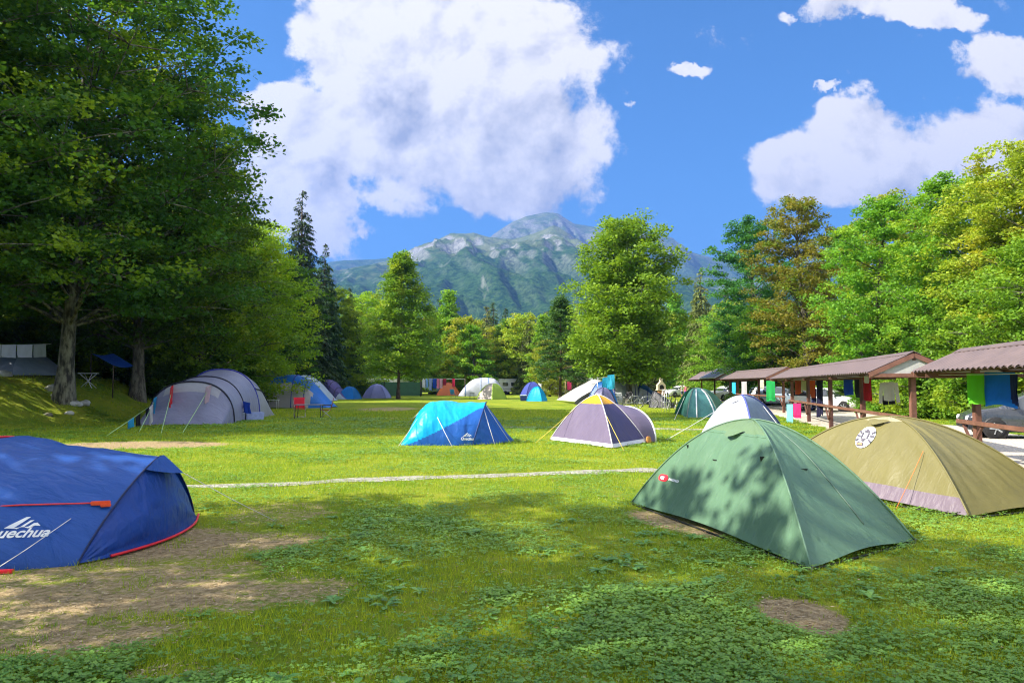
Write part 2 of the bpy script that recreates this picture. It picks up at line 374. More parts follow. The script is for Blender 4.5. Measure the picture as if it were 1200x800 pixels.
# gravel drive past the shelters
ys = np.concatenate([np.linspace(2, 60, 150), np.linspace(61, 150, 60)]); us = np.linspace(0, 1, 26)
L = 6.75 + .19 * ys + (fbm(ys * .8, ys * 0, 3, 5) - .5) * .9; R = 10.7 + .25 * ys + (fbm(ys * .7, ys * 0 + 9, 3, 6) - .5) * 1.2
Xd = L[:, None] + (R - L)[:, None] * us[None]; Yd = np.repeat(ys[:, None], 26, 1); Zd = gh(Xd, Yd) + .025
Zd = np.minimum(Zd, -.052); Zd[:, 0] = Zd[:, -1] = -.09
DRV = gravelmat('drive_gravel', (.36, .31, .25), (.66, .60, .52), (.50, .45, .38))
tag(link('gravel_road', np_mesh('gravel_road', np.stack([Xd, Yd, Zd], -1).reshape(-1, 3), grid_faces(len(ys), 26)[:, ::-1], DRV, True)), kind='structure')
# thin gravel paths across the lawn
def path(pts, w, name, seed):
    pts = [Vector(p) for p in pts]; n = 160; A = []
    seg = [0]
    for i in range(len(pts) - 1): seg.append(seg[-1] + (pts[i + 1] - pts[i]).length)
    t = np.linspace(0, seg[-1], n); x = np.interp(t, seg, [p.x for p in pts]); y = np.interp(t, seg, [p.y for p in pts])
    dx = np.gradient(x); dy = np.gradient(y); q = np.hypot(dx, dy); nx, ny = -dy / q, dx / q
    y = y + (fbm(t * .35, t * 0, 3, seed + 20) - .5) * .5
    wa = w * (.5 + (fbm(t * 1.6, t * 0, 4, seed) - .5) * 1.1); wb = w * (.5 + (fbm(t * 1.7, t * 0 + 5, 4, seed + 1) - .5) * 1.1)
    V = []
    for k in np.linspace(-1, 1, 7):
        off = np.where(k < 0, k * wb, k * wa); V.append(np.stack([x + nx * off, y + ny * off, gh(x + nx * off, y + ny * off) + .006 + .016 * (1 - k * k)], -1))
    V = np.stack(V, 1)
    tag(link(name, np_mesh(name, V.reshape(-1, 3), grid_faces(n, 7), GRV, True)), kind='structure')
GRV = gravelmat('path_gravel', (.17, .165, .13), (.46, .44, .37), (.13, .17, .05), .8)
p1 = [G(60, 577), G(200, 571), G(330, 566), G(480, 561), G(620, 555), G(770, 550)]; p2 = [G(585, 500.5), G(655, 501), G(760, 502), G(830, 503)]
path(p1, .5, 'gravel_path', 1); path(p2, .5, 'gravel_path', 8)
def on_path(x, y):
    r = np.zeros(np.shape(x), bool)
    for pts, w in ((p1, .3), (p2, .3)):
        yi = np.interp(x, [p.x for p in pts], [p.y for p in pts]); r |= (np.abs(y - yi) < w) & (x > pts[0].x) & (x < pts[-1].x)
    return r
def in_drive(x, y): return (x > 6.75 + .19 * y) & (x < 10.7 + .25 * y)

# ------------------------------------------------------------------ grass, clover and weeds
def cards(C0, D, U, Wd, Ln, sides=3):
    """leaf-like faces: centre base C0, direction D, side U, widths, lengths"""
    a = C0 - U * (Wd * .5)[:, None]; c = C0 + U * (Wd * .5)[:, None]; e = C0 + D * Ln[:, None]
    if sides == 3:
        V = np.stack([a, c, e], 1); F = np.arange(len(C0) * 3).reshape(-1, 3)
    else:
        mid = C0 + D * (Ln * .5)[:, None]
        V = np.stack([C0, mid + U * (Wd * .5)[:, None], e, mid - U * (Wd * .5)[:, None]], 1); F = np.arange(len(C0) * 4).reshape(-1, 4)
    return V.reshape(-1, 3), F
def scatter(n, y0, y1, log=True, side=.74, m=1.6):
    y = np.exp(rng.uniform(math.log(y0), math.log(y1), n)) if log else rng.uniform(y0, y1, n)
    x = rng.uniform(-1, 1, n) * (side * y + m); return x, y
CLOV = lambda x, y: sm(.44, .60, fbm(x * .75 + 3, y * .75, 4, 31)) * .85 + .22 * sm(-1, 3, x) * sm(13, 6, y) + .10
def blades(n, y0, y1, hs, ws, name):
    x, y = scatter(n, y0, y1); d = dirt(x, y) + (fbm(x * 2.6, y * 2.6, 4, 41) - .5) * 1.9
    k = (rng.random(n) > np.clip((d - .25) * 2.6, 0, .97)) & ~(on_path(x, y) & (rng.random(n) < .55)) & ~in_drive(x, y); x, y = x[k], y[k]; n = len(x)
    z = gh(x, y); patch = .6 + .8 * fbm(x * .9, y * .9, 3, 51)
    a = rng.uniform(0, 2 * np.pi, n); lean = rng.uniform(.1, 1.1, n)
    D = np.stack([np.cos(a) * lean, np.sin(a) * lean, np.ones(n)], -1); D /= np.linalg.norm(D, axis=1)[:, None]
    f = rng.uniform(-.9, .9, n); U = np.stack([np.cos(f), np.sin(f), np.zeros(n)], -1)
    sc = np.maximum(1, y / 9.0)
    V, F = cards(np.stack([x, y, z - .005], -1), D, U, ws * sc * rng.uniform(.7, 1.4, n), hs * (sc ** .35) * patch * rng.uniform(.5, 1.3, n))
    return link(name, np_mesh(name, V, F, GRASSM, attr=np.clip(rng.random(n) * .6 + .5 * (fbm(x * .6, y * .6, 3, 61) - .25), 0, 1)))
GRASSM = leafmat('grass_blades', (.12, .27, .015), (.56, .56, .045), trans=.4, rough=.7, spec=.12)
CLOVM = leafmat('clover_leaves', (.10, .27, .04), (.24, .46, .07), trans=.3, rough=.45, spec=.3)
WEEDM = leafmat('weed_leaves', (.10, .27, .06), (.22, .42, .10), trans=.25, rough=.4)
tag(blades(330000, 2.9, 48, .062, .0055, 'grass'), 'green and yellow lawn grass between the tents', 'grass', kind='stuff')
# clover: three round leaflets on a short stalk
def clover(n):
    x, y = scatter(n, 2.9, 36); k = (rng.random(n) < CLOV(x, y)) & (dirt(x, y) < .4) & ~on_path(x, y) & ~in_drive(x, y); x, y = x[k], y[k]; n = len(x)
    z = gh(x, y) + rng.uniform(.012, .06, n); r = rng.uniform(.008, .021, n) * (.55 + .9 * fbm(x * 1.7, y * 1.7, 2, 37)) * np.maximum(1, y / 10); a0 = rng.uniform(0, 6.28, n)
    Vs = []; Fs = []; At = []; base = 0
    for i in range(3):
        a = a0 + i * 2.094; up = rng.uniform(-.1, .45, n); D = np.stack([np.cos(a), np.sin(a), up], -1); U = np.stack([-np.sin(a), np.cos(a), rng.uniform(-.3, .3, n)], -1)
        V, F = cards(np.stack([x, y, z], -1), D, U, r * 1.3, r * 1.35, 4); Vs.append(V); Fs.append(F + base); base += len(V); At.append(np.clip(rng.random(n) * .5 + 1.3 * (fbm(x * 1.2, y * 1.2, 3, 39) - .3), 0, 1))
    return link('clover', np_mesh('clover', np.concatenate(Vs), np.concatenate(Fs), CLOVM, attr=np.concatenate(At)))
tag(clover(260000), 'dense clover carpet in front of the green tent', 'clover', kind='stuff')
def weeds(n):
    y = rng.uniform(3.2, 11, n) ** 1.0; x = rng.uniform(-1, 1, n) * (.72 * y + .5)
    k = (fbm(x * .6, y * .6, 2, 71) > .47) & ~on_path(x, y) & ~in_drive(x, y) & (dirt(x, y) < .35); x, y = x[k], y[k]
    Vs, Fs, At, base = [], [], [], 0
    for i in range(len(x)):
        nl = rng.integers(5, 10); L_ = rng.uniform(.05, .12); z0 = gz(x[i], y[i])
        for j in range(nl):
            a = rng.uniform(0, 6.28); l = L_ * rng.uniform(.7, 1.2); w = l * .38; up = rng.uniform(.25, .9)
            d = np.array([math.cos(a), math.sin(a)]); s = np.array([-d[1], d[0]])
            pts = []
            for t, ww in ((0, .15), (.3, .8), (.6, 1), (.85, .6), (1, .05)):
                h = z0 + .01 + l * (up * t - .75 * up * t * t); c = np.array([x[i], y[i]]) + d * l * t
                for sg in (-1, 1): q = c + s * sg * w * ww * .5; pts.append((q[0], q[1], h + .004 * abs(sg)))
            Vs.append(pts); Fs.append([(base + 2 * q, base + 2 * q + 1, base + 2 * q + 3, base + 2 * q + 2) for q in range(4)]); base += 10; At += [rng.random()] * 4
    return link('weeds', np_mesh('weeds', np.array(Vs).reshape(-1, 3), np.array(Fs).reshape(-1, 4), WEEDM, True, attr=np.array(At)))
tag(weeds(900), 'broad-leaved weeds scattered through the near lawn', 'weeds', kind='stuff')
def litter(n):
    x, y = scatter(n, 3, 14); z = gh(x, y) + rng.uniform(.002, .02, n); k = ((rng.random(n) < .10) | (dirt(x, y) > .3)) & ~in_drive(x, y); x, y, z = x[k], y[k], z[k]; n = len(x)
    a = rng.uniform(0, 6.28, n); D = np.stack([np.cos(a), np.sin(a), rng.uniform(-.15, .2, n)], -1); U = np.stack([-np.sin(a), np.cos(a), rng.uniform(-.3, .3, n)], -1)
    thin = rng.random(n) < .7
    V, F = cards(np.stack([x, y, z], -1), D, U, np.where(thin, .004, .018) * np.maximum(1, y / 7), np.where(thin, .06, .03) * rng.uniform(.6, 1.5, n), 4)
    return link('litter', np_mesh('litter', V, F, leafmat('dry_straw', (.22, .16, .08), (.52, .42, .25), trans=.1), attr=rng.random(n)))
tag(litter(60000), 'dry straw and fallen leaves on the worn turf', 'litter', kind='stuff')

# ------------------------------------------------------------------ mountain
def mountain(name, sil, D, depth_front, depth_back, mat, seed, amp, expo=1.0):
    px = np.array([s[0] for s in sil], float); py = np.array([s[1] for s in sil], float)
    cols = np.linspace(px[0], px[-1], 420); ang = (cols - 600) / FPX
    rows = np.concatenate([np.linspace(-1, 0, 130), np.linspace(0, 1, 30)[1:]])
    A, T = np.meshgrid(ang, rows, indexing='ij')
    Yd = D + np.where(T < 0, T * depth_front, T * depth_back)
    X = A * D * (1 + (Yd / D - 1) * .55)
    Hc = (450 - np.interp(cols, px, py)) * D / FPX
    Hc = Hc[:, None] * np.ones_like(T)
    g = np.where(T < 0, (1 + T) ** expo, 1 - T ** 1.5)
    # spurs that run down the slope, and rock relief
    sx_ = X / 330 + .35 * fbm(X / 500, Yd / 500, 2, seed); rid = 1 - np.abs(2 * fbm(sx_, Yd / 1700 + .4 * sx_, 3, seed + 3) - 1) * 2.2
    rid2 = 1 - np.abs(2 * fbm(X / 95 + Yd / 600, Yd / 330, 4, seed + 8) - 1) * 2
    env = np.clip(-T, 0, 1) ** .7 * np.clip(1 + T, 0, 1) ** .5
    Z = Hc * g + amp * (rid - .2) * env * 1.5 + amp * .50 * (rid2 - .3) * np.clip(-T * 6, .15, 1) * np.clip((1 + T) * 4, 0, 1) * (T < 0)
    # terrace step of cliffs
    Z = Z + amp * .28 * np.tanh((fbm(X / 260, Yd / 260, 3, seed + 5) - .5) * 12) * np.clip(-T * 3, 0, 1) * np.clip(1.2 + T * 1.2, 0, 1)
    Z = np.where((T <= -1) | (T >= 1), -5, Z)
    return link(name, np_mesh(name, np.stack([X, Yd, Z], -1).reshape(-1, 3), grid_faces(420, len(rows))[:, ::-1], mat, True))
def rockmat(name, hi, lo, st=(.88, .68), rk=((.15, .155, .15), (.36, .37, .37))):
    m, b, o = newmat(name); ge = b.n('ShaderNodeNewGeometry'); pos = ge.outputs['Position']; sp = b.n('ShaderNodeSeparateXYZ'); b.l(pos, sp.inputs[0])
    ns = b.n('ShaderNodeSeparateXYZ'); b.l(ge.outputs['Normal'], ns.inputs[0])
    big = b.noise(pos, .0035, 7, .65); mid = b.noise(pos, .014, 7, .7); fine = b.noise(pos, .07, 5, .75)
    forest = b.mix(b.ramp(fine, .35, .65), (.012, .045, .012), (.060, .125, .030))
    mead = b.mix(b.ramp(mid, .4, .6), (.10, .145, .055), (.16, .19, .085)); rock = b.mix(b.ramp(fine, .35, .65), *rk)
    hz = b.m('ADD', sp.outputs[2], b.m('MULTIPLY', b.m('SUBTRACT', b.m('ADD', big, mid), 1.0), (hi - lo) * 1.6))
    c = b.mix(b.ramp(hz, lo, hi), forest, mead)
    steep = b.ramp(b.m('ADD', ns.outputs[2], b.m('MULTIPLY', b.m('SUBTRACT', mid, .5), .5)), st[0], st[1])
    alt = b.ramp(sp.outputs[2], lo * .8, lo * 1.6)
    c = b.mix(b.m('MULTIPLY', steep, b.m('ADD', b.m('MULTIPLY', alt, .9), .08)), c, rock)
    # gullies of pale scree on the forest slopes
    mp = b.n('ShaderNodeMapping'); mp.inputs['Scale'].default_value = (1, .16, .16); b.l(pos, mp.inputs[0])
    gl = b.ramp(b.noise(mp.outputs[0], .010, 5, .6, 1.0), .66, .74); c = b.mix(b.m('MULTIPLY', gl, .4), c, (.38, .38, .35))
    p = b.n('ShaderNodeBsdfPrincipled'); b.l(c, p.inputs['Base Color']); p.inputs['Roughness'].default_value = 1; p.inputs['Specular IOR Level'].default_value = 0
    bp = b.n('ShaderNodeBump'); bp.inputs['Strength'].default_value = 1; bp.inputs['Distance'].default_value = 30; b.l(b.m('ADD', mid, b.m('MULTIPLY', fine, .4)), bp.inputs['Height']); b.l(bp.outputs[0], p.inputs['Normal'])
    b.l(p.outputs[0], o.inputs[0]); return m
M1 = [(150, 420), (300, 360), (380, 322), (420, 312), (470, 300), (500, 286), (530, 273), (556, 271), (575, 277), (600, 279), (625, 272), (648, 263), (668, 272), (690, 290), (730, 303), (780, 318), (860, 330), (1000, 345), (1250, 380)]
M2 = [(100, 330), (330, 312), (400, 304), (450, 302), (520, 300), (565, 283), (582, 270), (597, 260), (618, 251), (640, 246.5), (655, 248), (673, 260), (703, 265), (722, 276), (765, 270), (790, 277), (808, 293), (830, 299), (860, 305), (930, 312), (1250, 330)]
tag(mountain('mountain', M1, 3300, 2300, 900, rockmat('mountain_slope', 640, 330), 3, 78, 1.05), kind='structure')
tag(mountain('mountain', M2, 4600, 1500, 900, rockmat('mountain_far', 1500, 650, (.93, .76), ((.11, .12, .11), (.26, .27, .25))), 12, 90, .9), kind='structure')  # darker rock stands in for the cloud shadow on the summit
# wooded foothill in front of it
HZ = [(-300, 395), (300, 385), (450, 366), (520, 362), (600, 370), (700, 364), (800, 362), (900, 368), (1000, 374), (1500, 395)]
# tag(mountain('hills', HZ, 1000, 650, 300, leafmat('hill_forest', (.018, .05, .010), (.05, .10, .02), trans=0), 22, 22, .8), kind='structure')

# air
def haze():
    m, b, o = newmat('haze_air'); v = b.n('ShaderNodeVolumePrincipled'); v.inputs['Color'].default_value = (.12, .28, .80, 1)
    v.inputs['Density'].default_value = HAZE_D; v.inputs['Anisotropy'].default_value = .2
    b.l(v.outputs[0], o.inputs['Volume'])
    q = MB().box((0, 2600, 600), (15000, 8800, 1212)); h = q.build('haze', m); tag(h, 'thin blue summer haze over the valley', 'haze', kind='stuff')
HAZE_D = 0.5 / 2900
haze()
# ------------------------------------------------------------------ trees
BARK_G = bark('bark_grey', (.05, .043, .035), (.17, .155, .125)); BARK_L = bark('bark_lichen', (.03, .027, .02), (.22, .21, .15), 2.2); BARK_B = bark('bark_brown', (.04, .028, .02), (.12, .085, .06))
LM = dict(
    beech=leafmat('leaf_beech', (.040, .109, .021), (.103, .218, .029), (.230, .333, .023), .5, .35),
    deep=leafmat('leaf_deep', (.036, .120, .036), (.108, .252, .054), None, .4),
    lime=leafmat('leaf_lime', (.138, .300, .025), (.350, .525, .037), (.400, .500, .037), .5, .5),
    mid=leafmat('leaf_mid', (.088, .213, .025), (.225, .388, .037), (.300, .400, .037), .45, .4),
    fresh=leafmat('leaf_fresh', (.104, .260, .029), (.286, .494, .046), None, .45),
    yellow=leafmat('leaf_yellow', (.188, .300, .031), (.400, .475, .050), (.450, .450, .062), .45, .5),
    rust=leafmat('leaf_rust', (.16, .19, .03), (.32, .29, .045), (.14, .25, .03), .4, .35),
    spruce=leafmat('needle_spruce', (.022, .055, .022), (.07, .13, .045), None, .12),
    fir=leafmat('needle_fir', (.099, .132, .033), (.220, .242, .066), None, .15))
def tube_np(paths, k=6):
    Vs, Fs, base = [], [], 0
    for pts, rr in paths:
        pts = np.asarray(pts, float); rr = np.asarray(rr, float); n = len(pts)
        d = np.gradient(pts, axis=0); d /= np.linalg.norm(d, axis=1)[:, None] + 1e-9
        ref = np.array([0, 0, 1.0]) if abs(d[0, 2]) < .8 else np.array([1.0, 0, 0]); a = np.cross(d, ref); a /= np.linalg.norm(a, axis=1)[:, None] + 1e-9; c = np.cross(a, d)
        t = np.arange(k) * 2 * np.pi / k; V = pts[:, None] + (a[:, None] * np.cos(t)[None, :, None] + c[:, None] * np.sin(t)[None, :, None]) * rr[:, None, None]
        i, j = np.meshgrid(np.arange(n - 1), np.arange(k), indexing='ij'); q = np.stack([i * k + j, i * k + (j + 1) % k, (i + 1) * k + (j + 1) % k, (i + 1) * k + j], -1).reshape(-1, 4)
        Vs.append(V.reshape(-1, 3)); Fs.append(q + base); base += n * k
    return np.concatenate(Vs), np.concatenate(Fs)
def leaves_np(C, n, rad, flat, size, r, aspect=.72, droop=.15, up=1.0):
    """n leaves per clump centre C (k,3), radius array rad"""
    k = len(C); idx = np.repeat(np.arange(k), n); N = len(idx)
    g = r.normal(size=(N, 3)); g /= np.linalg.norm(g, axis=1)[:, None]; g *= (r.random(N) ** .45)[:, None]
    g *= rad[idx][:, None] * np.array([1, 1, flat]); 
    g[:, 2] -= droop * (g[:, 0] ** 2 + g[:, 1] ** 2) / rad[idx]
    p = C[idx] + g
    nrm = r.normal(size=(N, 3)) * .6 + np.array([0, 0, up]); nrm /= np.linalg.norm(nrm, axis=1)[:, None]
    a = r.uniform(0, 2 * np.pi, N); D = np.stack([np.cos(a), np.sin(a), np.zeros(N)], -1); D -= nrm * np.sum(D * nrm, 1)[:, None]; D /= np.linalg.norm(D, axis=1)[:, None]
    U = np.cross(nrm, D); L = size * r.uniform(.6, 1.35, N)
    V, F = cards(p, D, U, L * aspect, L, 4)
    cr = r.random(k); return V, F, np.clip(cr[idx] * .55 + r.random(N) * .45, 0, 1)
def tree_meshes(seed, H, cb, R, shape='round', limbs=46, sub=7, leaves=90, size=.17, clump=.75, flat=.45, tr=None, wood=BARK_G, leaf='mid', lean=(0, 0), low=0.0, jag=.28, rise=.35):
    r = np.random.default_rng(seed); tr = tr or H * .018
    n = 14; tz = np.linspace(0, 1, n); wob = np.cumsum(r.normal(size=(n, 2)) * .012 * H, 0) * .5
    T = np.stack([wob[:, 0] * tz + lean[0] * H * tz, wob[:, 1] * tz + lean[1] * H * tz, tz * H * .93 - .4 * (tz == 0)], -1)
    rad = tr * (1 - tz) ** .8 + .02; rad[0] *= 1.7; rad[1] *= 1.08
    wood_paths = [(T, rad)]; br = []; Cs = []; Rs = []
    def env(s):
        if shape == 'round': return (max(0.0, 1 - (abs(s - .38) / .64) ** 2.3)) ** .55
        if shape == 'egg': return (max(0.0, 1 - (abs(s - .30) / .72) ** 1.9)) ** .7 * (1 - .12 * s)
        if shape == 'cone': return (1 - s) ** .8 * min(1, (s + .10) / .16) + .05
        if shape == 'vase': return (max(0.0, 1 - (abs(s - .55) / .62) ** 2.2)) ** .6
        if shape == 'wide': return (max(0.0, 1 - (abs(s - .30) / .74) ** 2.6)) ** .5
    for i in range(limbs):
        s = (i + .5) / limbs; s = s ** .92; a = i * 2.39996 + r.normal() * .25
        h = cb + (H - cb) * s; e = env(s) * R * (1 + r.uniform(-jag, jag * .55)) + .15
        z0 = max(cb * .75, h - e * rise * r.uniform(.8, 1.4)) if low == 0 else max(cb * .5, h - e * rise)
        f = np.clip(z0 / (H * .93), 0, .97); p0 = np.array([np.interp(f, tz, T[:, q]) for q in range(3)])
        tip = np.array([p0[0] + math.cos(a) * e, p0[1] + math.sin(a) * e, h - low * e]); m = 6; u = np.linspace(0, 1, m)[:, None]
        ctrl = p0 + (tip - p0) * .5 + np.array([0, 0, .12 * e]); path_ = (1 - u) ** 2 * p0 + 2 * u * (1 - u) * ctrl + u * u * tip
        br.append((path_, np.linspace(max(.025, rad[0] * .16 * (1 - s * .6)), .012, m)))
        ns = max(3, int(sub * (.45 + .75 * e / R)))
        for j in range(ns):
            q = .30 + .72 * (j + r.random()) / ns; c = np.array([np.interp(q, u[:, 0], path_[:, w]) for w in range(3)]) if q < 1 else tip + (tip - ctrl) * (q - 1) * .6
            w = e * .30 * r.normal() * (.5 + .5 * q); c = c + np.array([-math.sin(a) * w, math.cos(a) * w, r.normal() * .12 * e * .6])
            Cs.append(c); Rs.append(clump * r.uniform(.65, 1.25))
            if r.random() < .5: br.append((np.stack([path_[min(m - 2, int(q * (m - 1)))], (path_[min(m - 2, int(q * (m - 1)))] + c) / 2 + [0, 0, .1], c]), np.array([.018, .012, .006]) * max(1, R / 4)))
    V, F = tube_np(wood_paths, 10); V2, F2 = tube_np(br, 4)
    trunk = np_mesh('trunk', np.concatenate([V, V2]), np.concatenate([F, F2 + len(V)]), wood, True)
    V, F, A = leaves_np(np.array(Cs), leaves, np.array(Rs), flat, size, r)
    return trunk, np_mesh('crown', V, F, LM[leaf], attr=A)
def spruce_meshes(seed, H, R, tiers=26, per=9, size=.22, leaf='spruce', cb=.06, sag=.35, dens=26, tr=None):
    r = np.random.default_rng(seed); T = np.array([[0, 0, -.4], [0, 0, H * .5], [0, 0, H * .99]]); rad = np.array([H * .014, H * .009, .02]) if tr is None else np.array([tr, tr * .6, .02]); br = []; Pn, Dn, Ln = [], [], []
    for i in range(tiers):
        s = (i + .3) / tiers; h = H * (cb + (1 - cb) * s); e0 = R * (1 - s) ** .85 + .12
        for j in range(per if s < .85 else 5):
            a = j * 2 * math.pi / per + i * 1.1 + r.normal() * .2; e = e0 * r.uniform(.68, 1.14); m = 5; u = np.linspace(0, 1, m)
            pth = np.stack([np.cos(a) * e * u, np.sin(a) * e * u, h + e * (.22 * u - sag * 1.6 * u * u + .35 * sag * u ** 3) + r.normal() * .1], -1); br.append((pth, np.linspace(.035, .008, m)))
            k = max(6, int(dens * e / R * 1.3)); q = np.sqrt(r.random(k)) * .95 + .05; p = np.stack([np.interp(q, u, pth[:, w]) for w in range(3)], -1); sd = np.where(r.random(k) < .5, -1, 1); w = .32 * e * (1.1 - q) * r.random(k) + .03
            p += np.stack([-np.sin(a) * sd * w, np.cos(a) * sd * w, -.12 * w], -1); Pn.append(p)
            ang = a + sd * r.uniform(.3, 1.1, k); Dn.append(np.stack([np.cos(ang), np.sin(ang), r.uniform(-.9, -.05, k)], -1)); Ln.append(size * r.uniform(.7, 1.5, k) * (.7 + .6 * e / R))
    V, F = tube_np([(T, rad)], 8); V2, F2 = tube_np(br, 3); trunk = np_mesh('trunk', np.concatenate([V, V2]), np.concatenate([F, F2 + len(V)]), BARK_B, True)
    p = np.concatenate(Pn); D = np.concatenate(Dn); L = np.concatenate(Ln); D /= np.linalg.norm(D, axis=1)[:, None]; N = len(p)
    nrm = r.normal(size=(N, 3)) * .5 + [0, 0, 1]; U = np.cross(nrm, D); U /= np.linalg.norm(U, axis=1)[:, None]; V, F = cards(p, D, U, L * .34, L, 4)
    Vb, Fb = cards(p + r.normal(size=(N, 3)) * .06, D + [0, 0, -.5], U, L * .3, L * .9, 4)
    return trunk, np_mesh('crown', np.concatenate([V, Vb]), np.concatenate([F, Fb + len(V)]), LM[leaf], attr=r.random(2 * N))
def plant_tree(name, meshes, x, y, label, group=None, rz=0, s=1.0, sz=None, cat='tree', z=None):
    t = thing(name, (x, y, gz(x, y) - .05 if z is None else z), label, cat, group, rz); t.scale = (s, s, sz or s)
    link('trunk', meshes[0], t); link('crown', meshes[1], t); return t
def at(px, Y): return ((px - 600) / FPX * Y, Y)

# hero trees
BIG = tree_meshes(101, 22.5, 4.5, 7.4, 'wide', 80, 12, 92, .22, 1.1, .34, tr=.31, wood=BARK_L, leaf='beech', lean=(.035, 0), jag=.16, rise=.5)
x, y = at(76, 33); plant_tree('beech_tree', BIG, x, y, 'huge dark beech with lichen-marked trunk on the grassy bank', rz=.4)
B2 = tree_meshes(102, 19, 3.6, 6.2, 'round', 60, 9, 120, .19, 1.0, .36, tr=.30, leaf='beech')
x, y = at(162, 40); plant_tree('beech_tree', B2, x, y, 'dark tree with pale stone at its foot, behind the bank edge', rz=1)
B3 = tree_meshes(103, 17, 2.0, 5.6, 'egg', 56, 8, 110, .19, .95, .38, leaf='mid')
B4 = tree_meshes(104, 15.5, 1.2, 5.2, 'round', 50, 8, 110, .2, .95, .4, leaf='lime')
x, y = at(296, 52); plant_tree('deciduous_tree', B4, x, y, 'bright lime green tree glowing beside the dark tall spruce', rz=2, s=.86)
x, y = at(235, 47); plant_tree('deciduous_tree', B3, x, y, 'green tree rising behind the big grey tunnel tent', rz=.3)
x, y = at(245, 58); plant_tree('deciduous_tree', B3, x, y, 'tall green tree between the huge beech and the spruce', rz=2.6, s=.92)
SPR = spruce_meshes(105, 19.5, 3.3, 40, 11, .30, 'spruce', .05, .42, 44)
x, y = at(351, 84); plant_tree('spruce_tree', SPR, x, y, 'tallest dark spruce standing against the white cloud', s=1.24)
x, y = at(379, 90); plant_tree('spruce_tree', SPR, x, y, 'dark spruce half hidden just right of the tallest spruce', s=.98, rz=1.3)
x, y = at(409, 99); plant_tree('spruce_tree', SPR, x, y, 'small dark spruce top poking above the lime green tree', s=.76, rz=2.3)
MT = tree_meshes(106, 16.5, 3.0, 4.9, 'cone', 66, 8, 90, .24, .95, .48, tr=.17, leaf='mid', jag=.24, wood=BARK_B, rise=.15)
x, y = at(467, 82); plant_tree('maple_tree', MT, x, y, 'pointed young maple alone on the lawn by the green wall', rz=.8)
CT = tree_meshes(107, 15.8, 2.4, 4.3, 'round', 80, 9, 90, .24, 1.0, .5, tr=.22, leaf='fresh', jag=.42, wood=BARK_G, rise=.75)
x, y = at(737, 62); plant_tree('ash_tree', CT, x, y, 'large bright green tree with bicycles leaning at its trunk', rz=.5)
DT = tree_meshes(108, 11.2, 2.2, 2.9, 'cone', 46, 6, 90, .19, .66, .42, tr=.13, leaf='deep', wood=BARK_B, rise=.1)
x, y = at(656, 78); plant_tree('young_tree', DT, x, y, 'dark green pointed tree behind the long white tarp tent')
R1 = tree_meshes(110, 13.6, 2.2, 3.8, 'vase', 56, 9, 105, .17, .75, .4, leaf='yellow', jag=.3, rise=.7)
R2 = tree_meshes(111, 14.0, 1.6, 4.2, 'egg', 60, 9, 105, .17, .78, .4, leaf='mid', jag=.3, rise=.6)
R3 = tree_meshes(112, 17.3, 2.2, 4.3, 'egg', 62, 8, 100, .18, .8, .4, leaf='rust', jag=.3, rise=.6)
R4 = tree_meshes(113, 17.6, 1.6, 4.3, 'round', 60, 8, 100, .2, .8, .4, leaf='deep', jag=.33, rise=.5)
R5 = tree_meshes(114, 9.0, .6, 3.6, 'round', 44, 8, 95, .17, .75, .42, leaf='fresh', jag=.3)
for (m, px, Y, lab, rz, s) in [
    (R1, 1192, 36, 'tall loose yellow-green tree over the lime and blue towels', .2, .93), (R2, 1122, 40, 'yellow-green tree behind the ridge of the nearest shelter', 1.1, .92),
    (R2, 1030, 46, 'bright green tree standing behind the long brown shelter', 2.4, .96), (R3, 948, 58, 'tree turning orange and rust above the long shelter', .5, .98),
    (R4, 883, 68, 'dark green tree left of the orange one, over the far shelters', .9, .98), (R1, 1262, 33, 'yellow-green tree at the right end of the wood', 2.0, .9),
    (R2, 985, 66, 'green tree wedged between the orange tree and the bright one', 4.0, 1.15), (R1, 1075, 52, 'pale green tree behind, in the gap over the shelter gables', 3.6, 1.08),
    (R5, 905, 62, 'low bushy green tree under the orange tree', 0.4, .95), (R5, 850, 84, 'leafy low tree behind the shelter with the solar panel', 1.4, 1.1),
    (R5, 1010, 61, 'round bushy tree behind the white parked hatchback', 2.2, .8), (R5, 1085, 43, 'bushy tree above the white shirt on the line', 3.0, .8), (R5, 1160, 37, 'leafy low tree behind the lime towel', 4.0, .8), (R5, 955, 68, 'low green tree behind the grey wagon', 5.0, .8), (R5, 1225, 31, 'leafy low tree behind the dark grey car', 5.6, .85)]:
    x, y = at(px, Y); plant_tree('deciduous_tree', m, x, y, lab, 'trees of the wood beyond the gravel road', rz, s)
FIR = spruce_meshes(115, 17.0, 3.1, 34, 10, .34, 'fir', .04, .45, 34)
x, y = at(822, 96); plant_tree('fir_tree', FIR, x, y, 'olive coloured fir between the bright tree and the shelters')
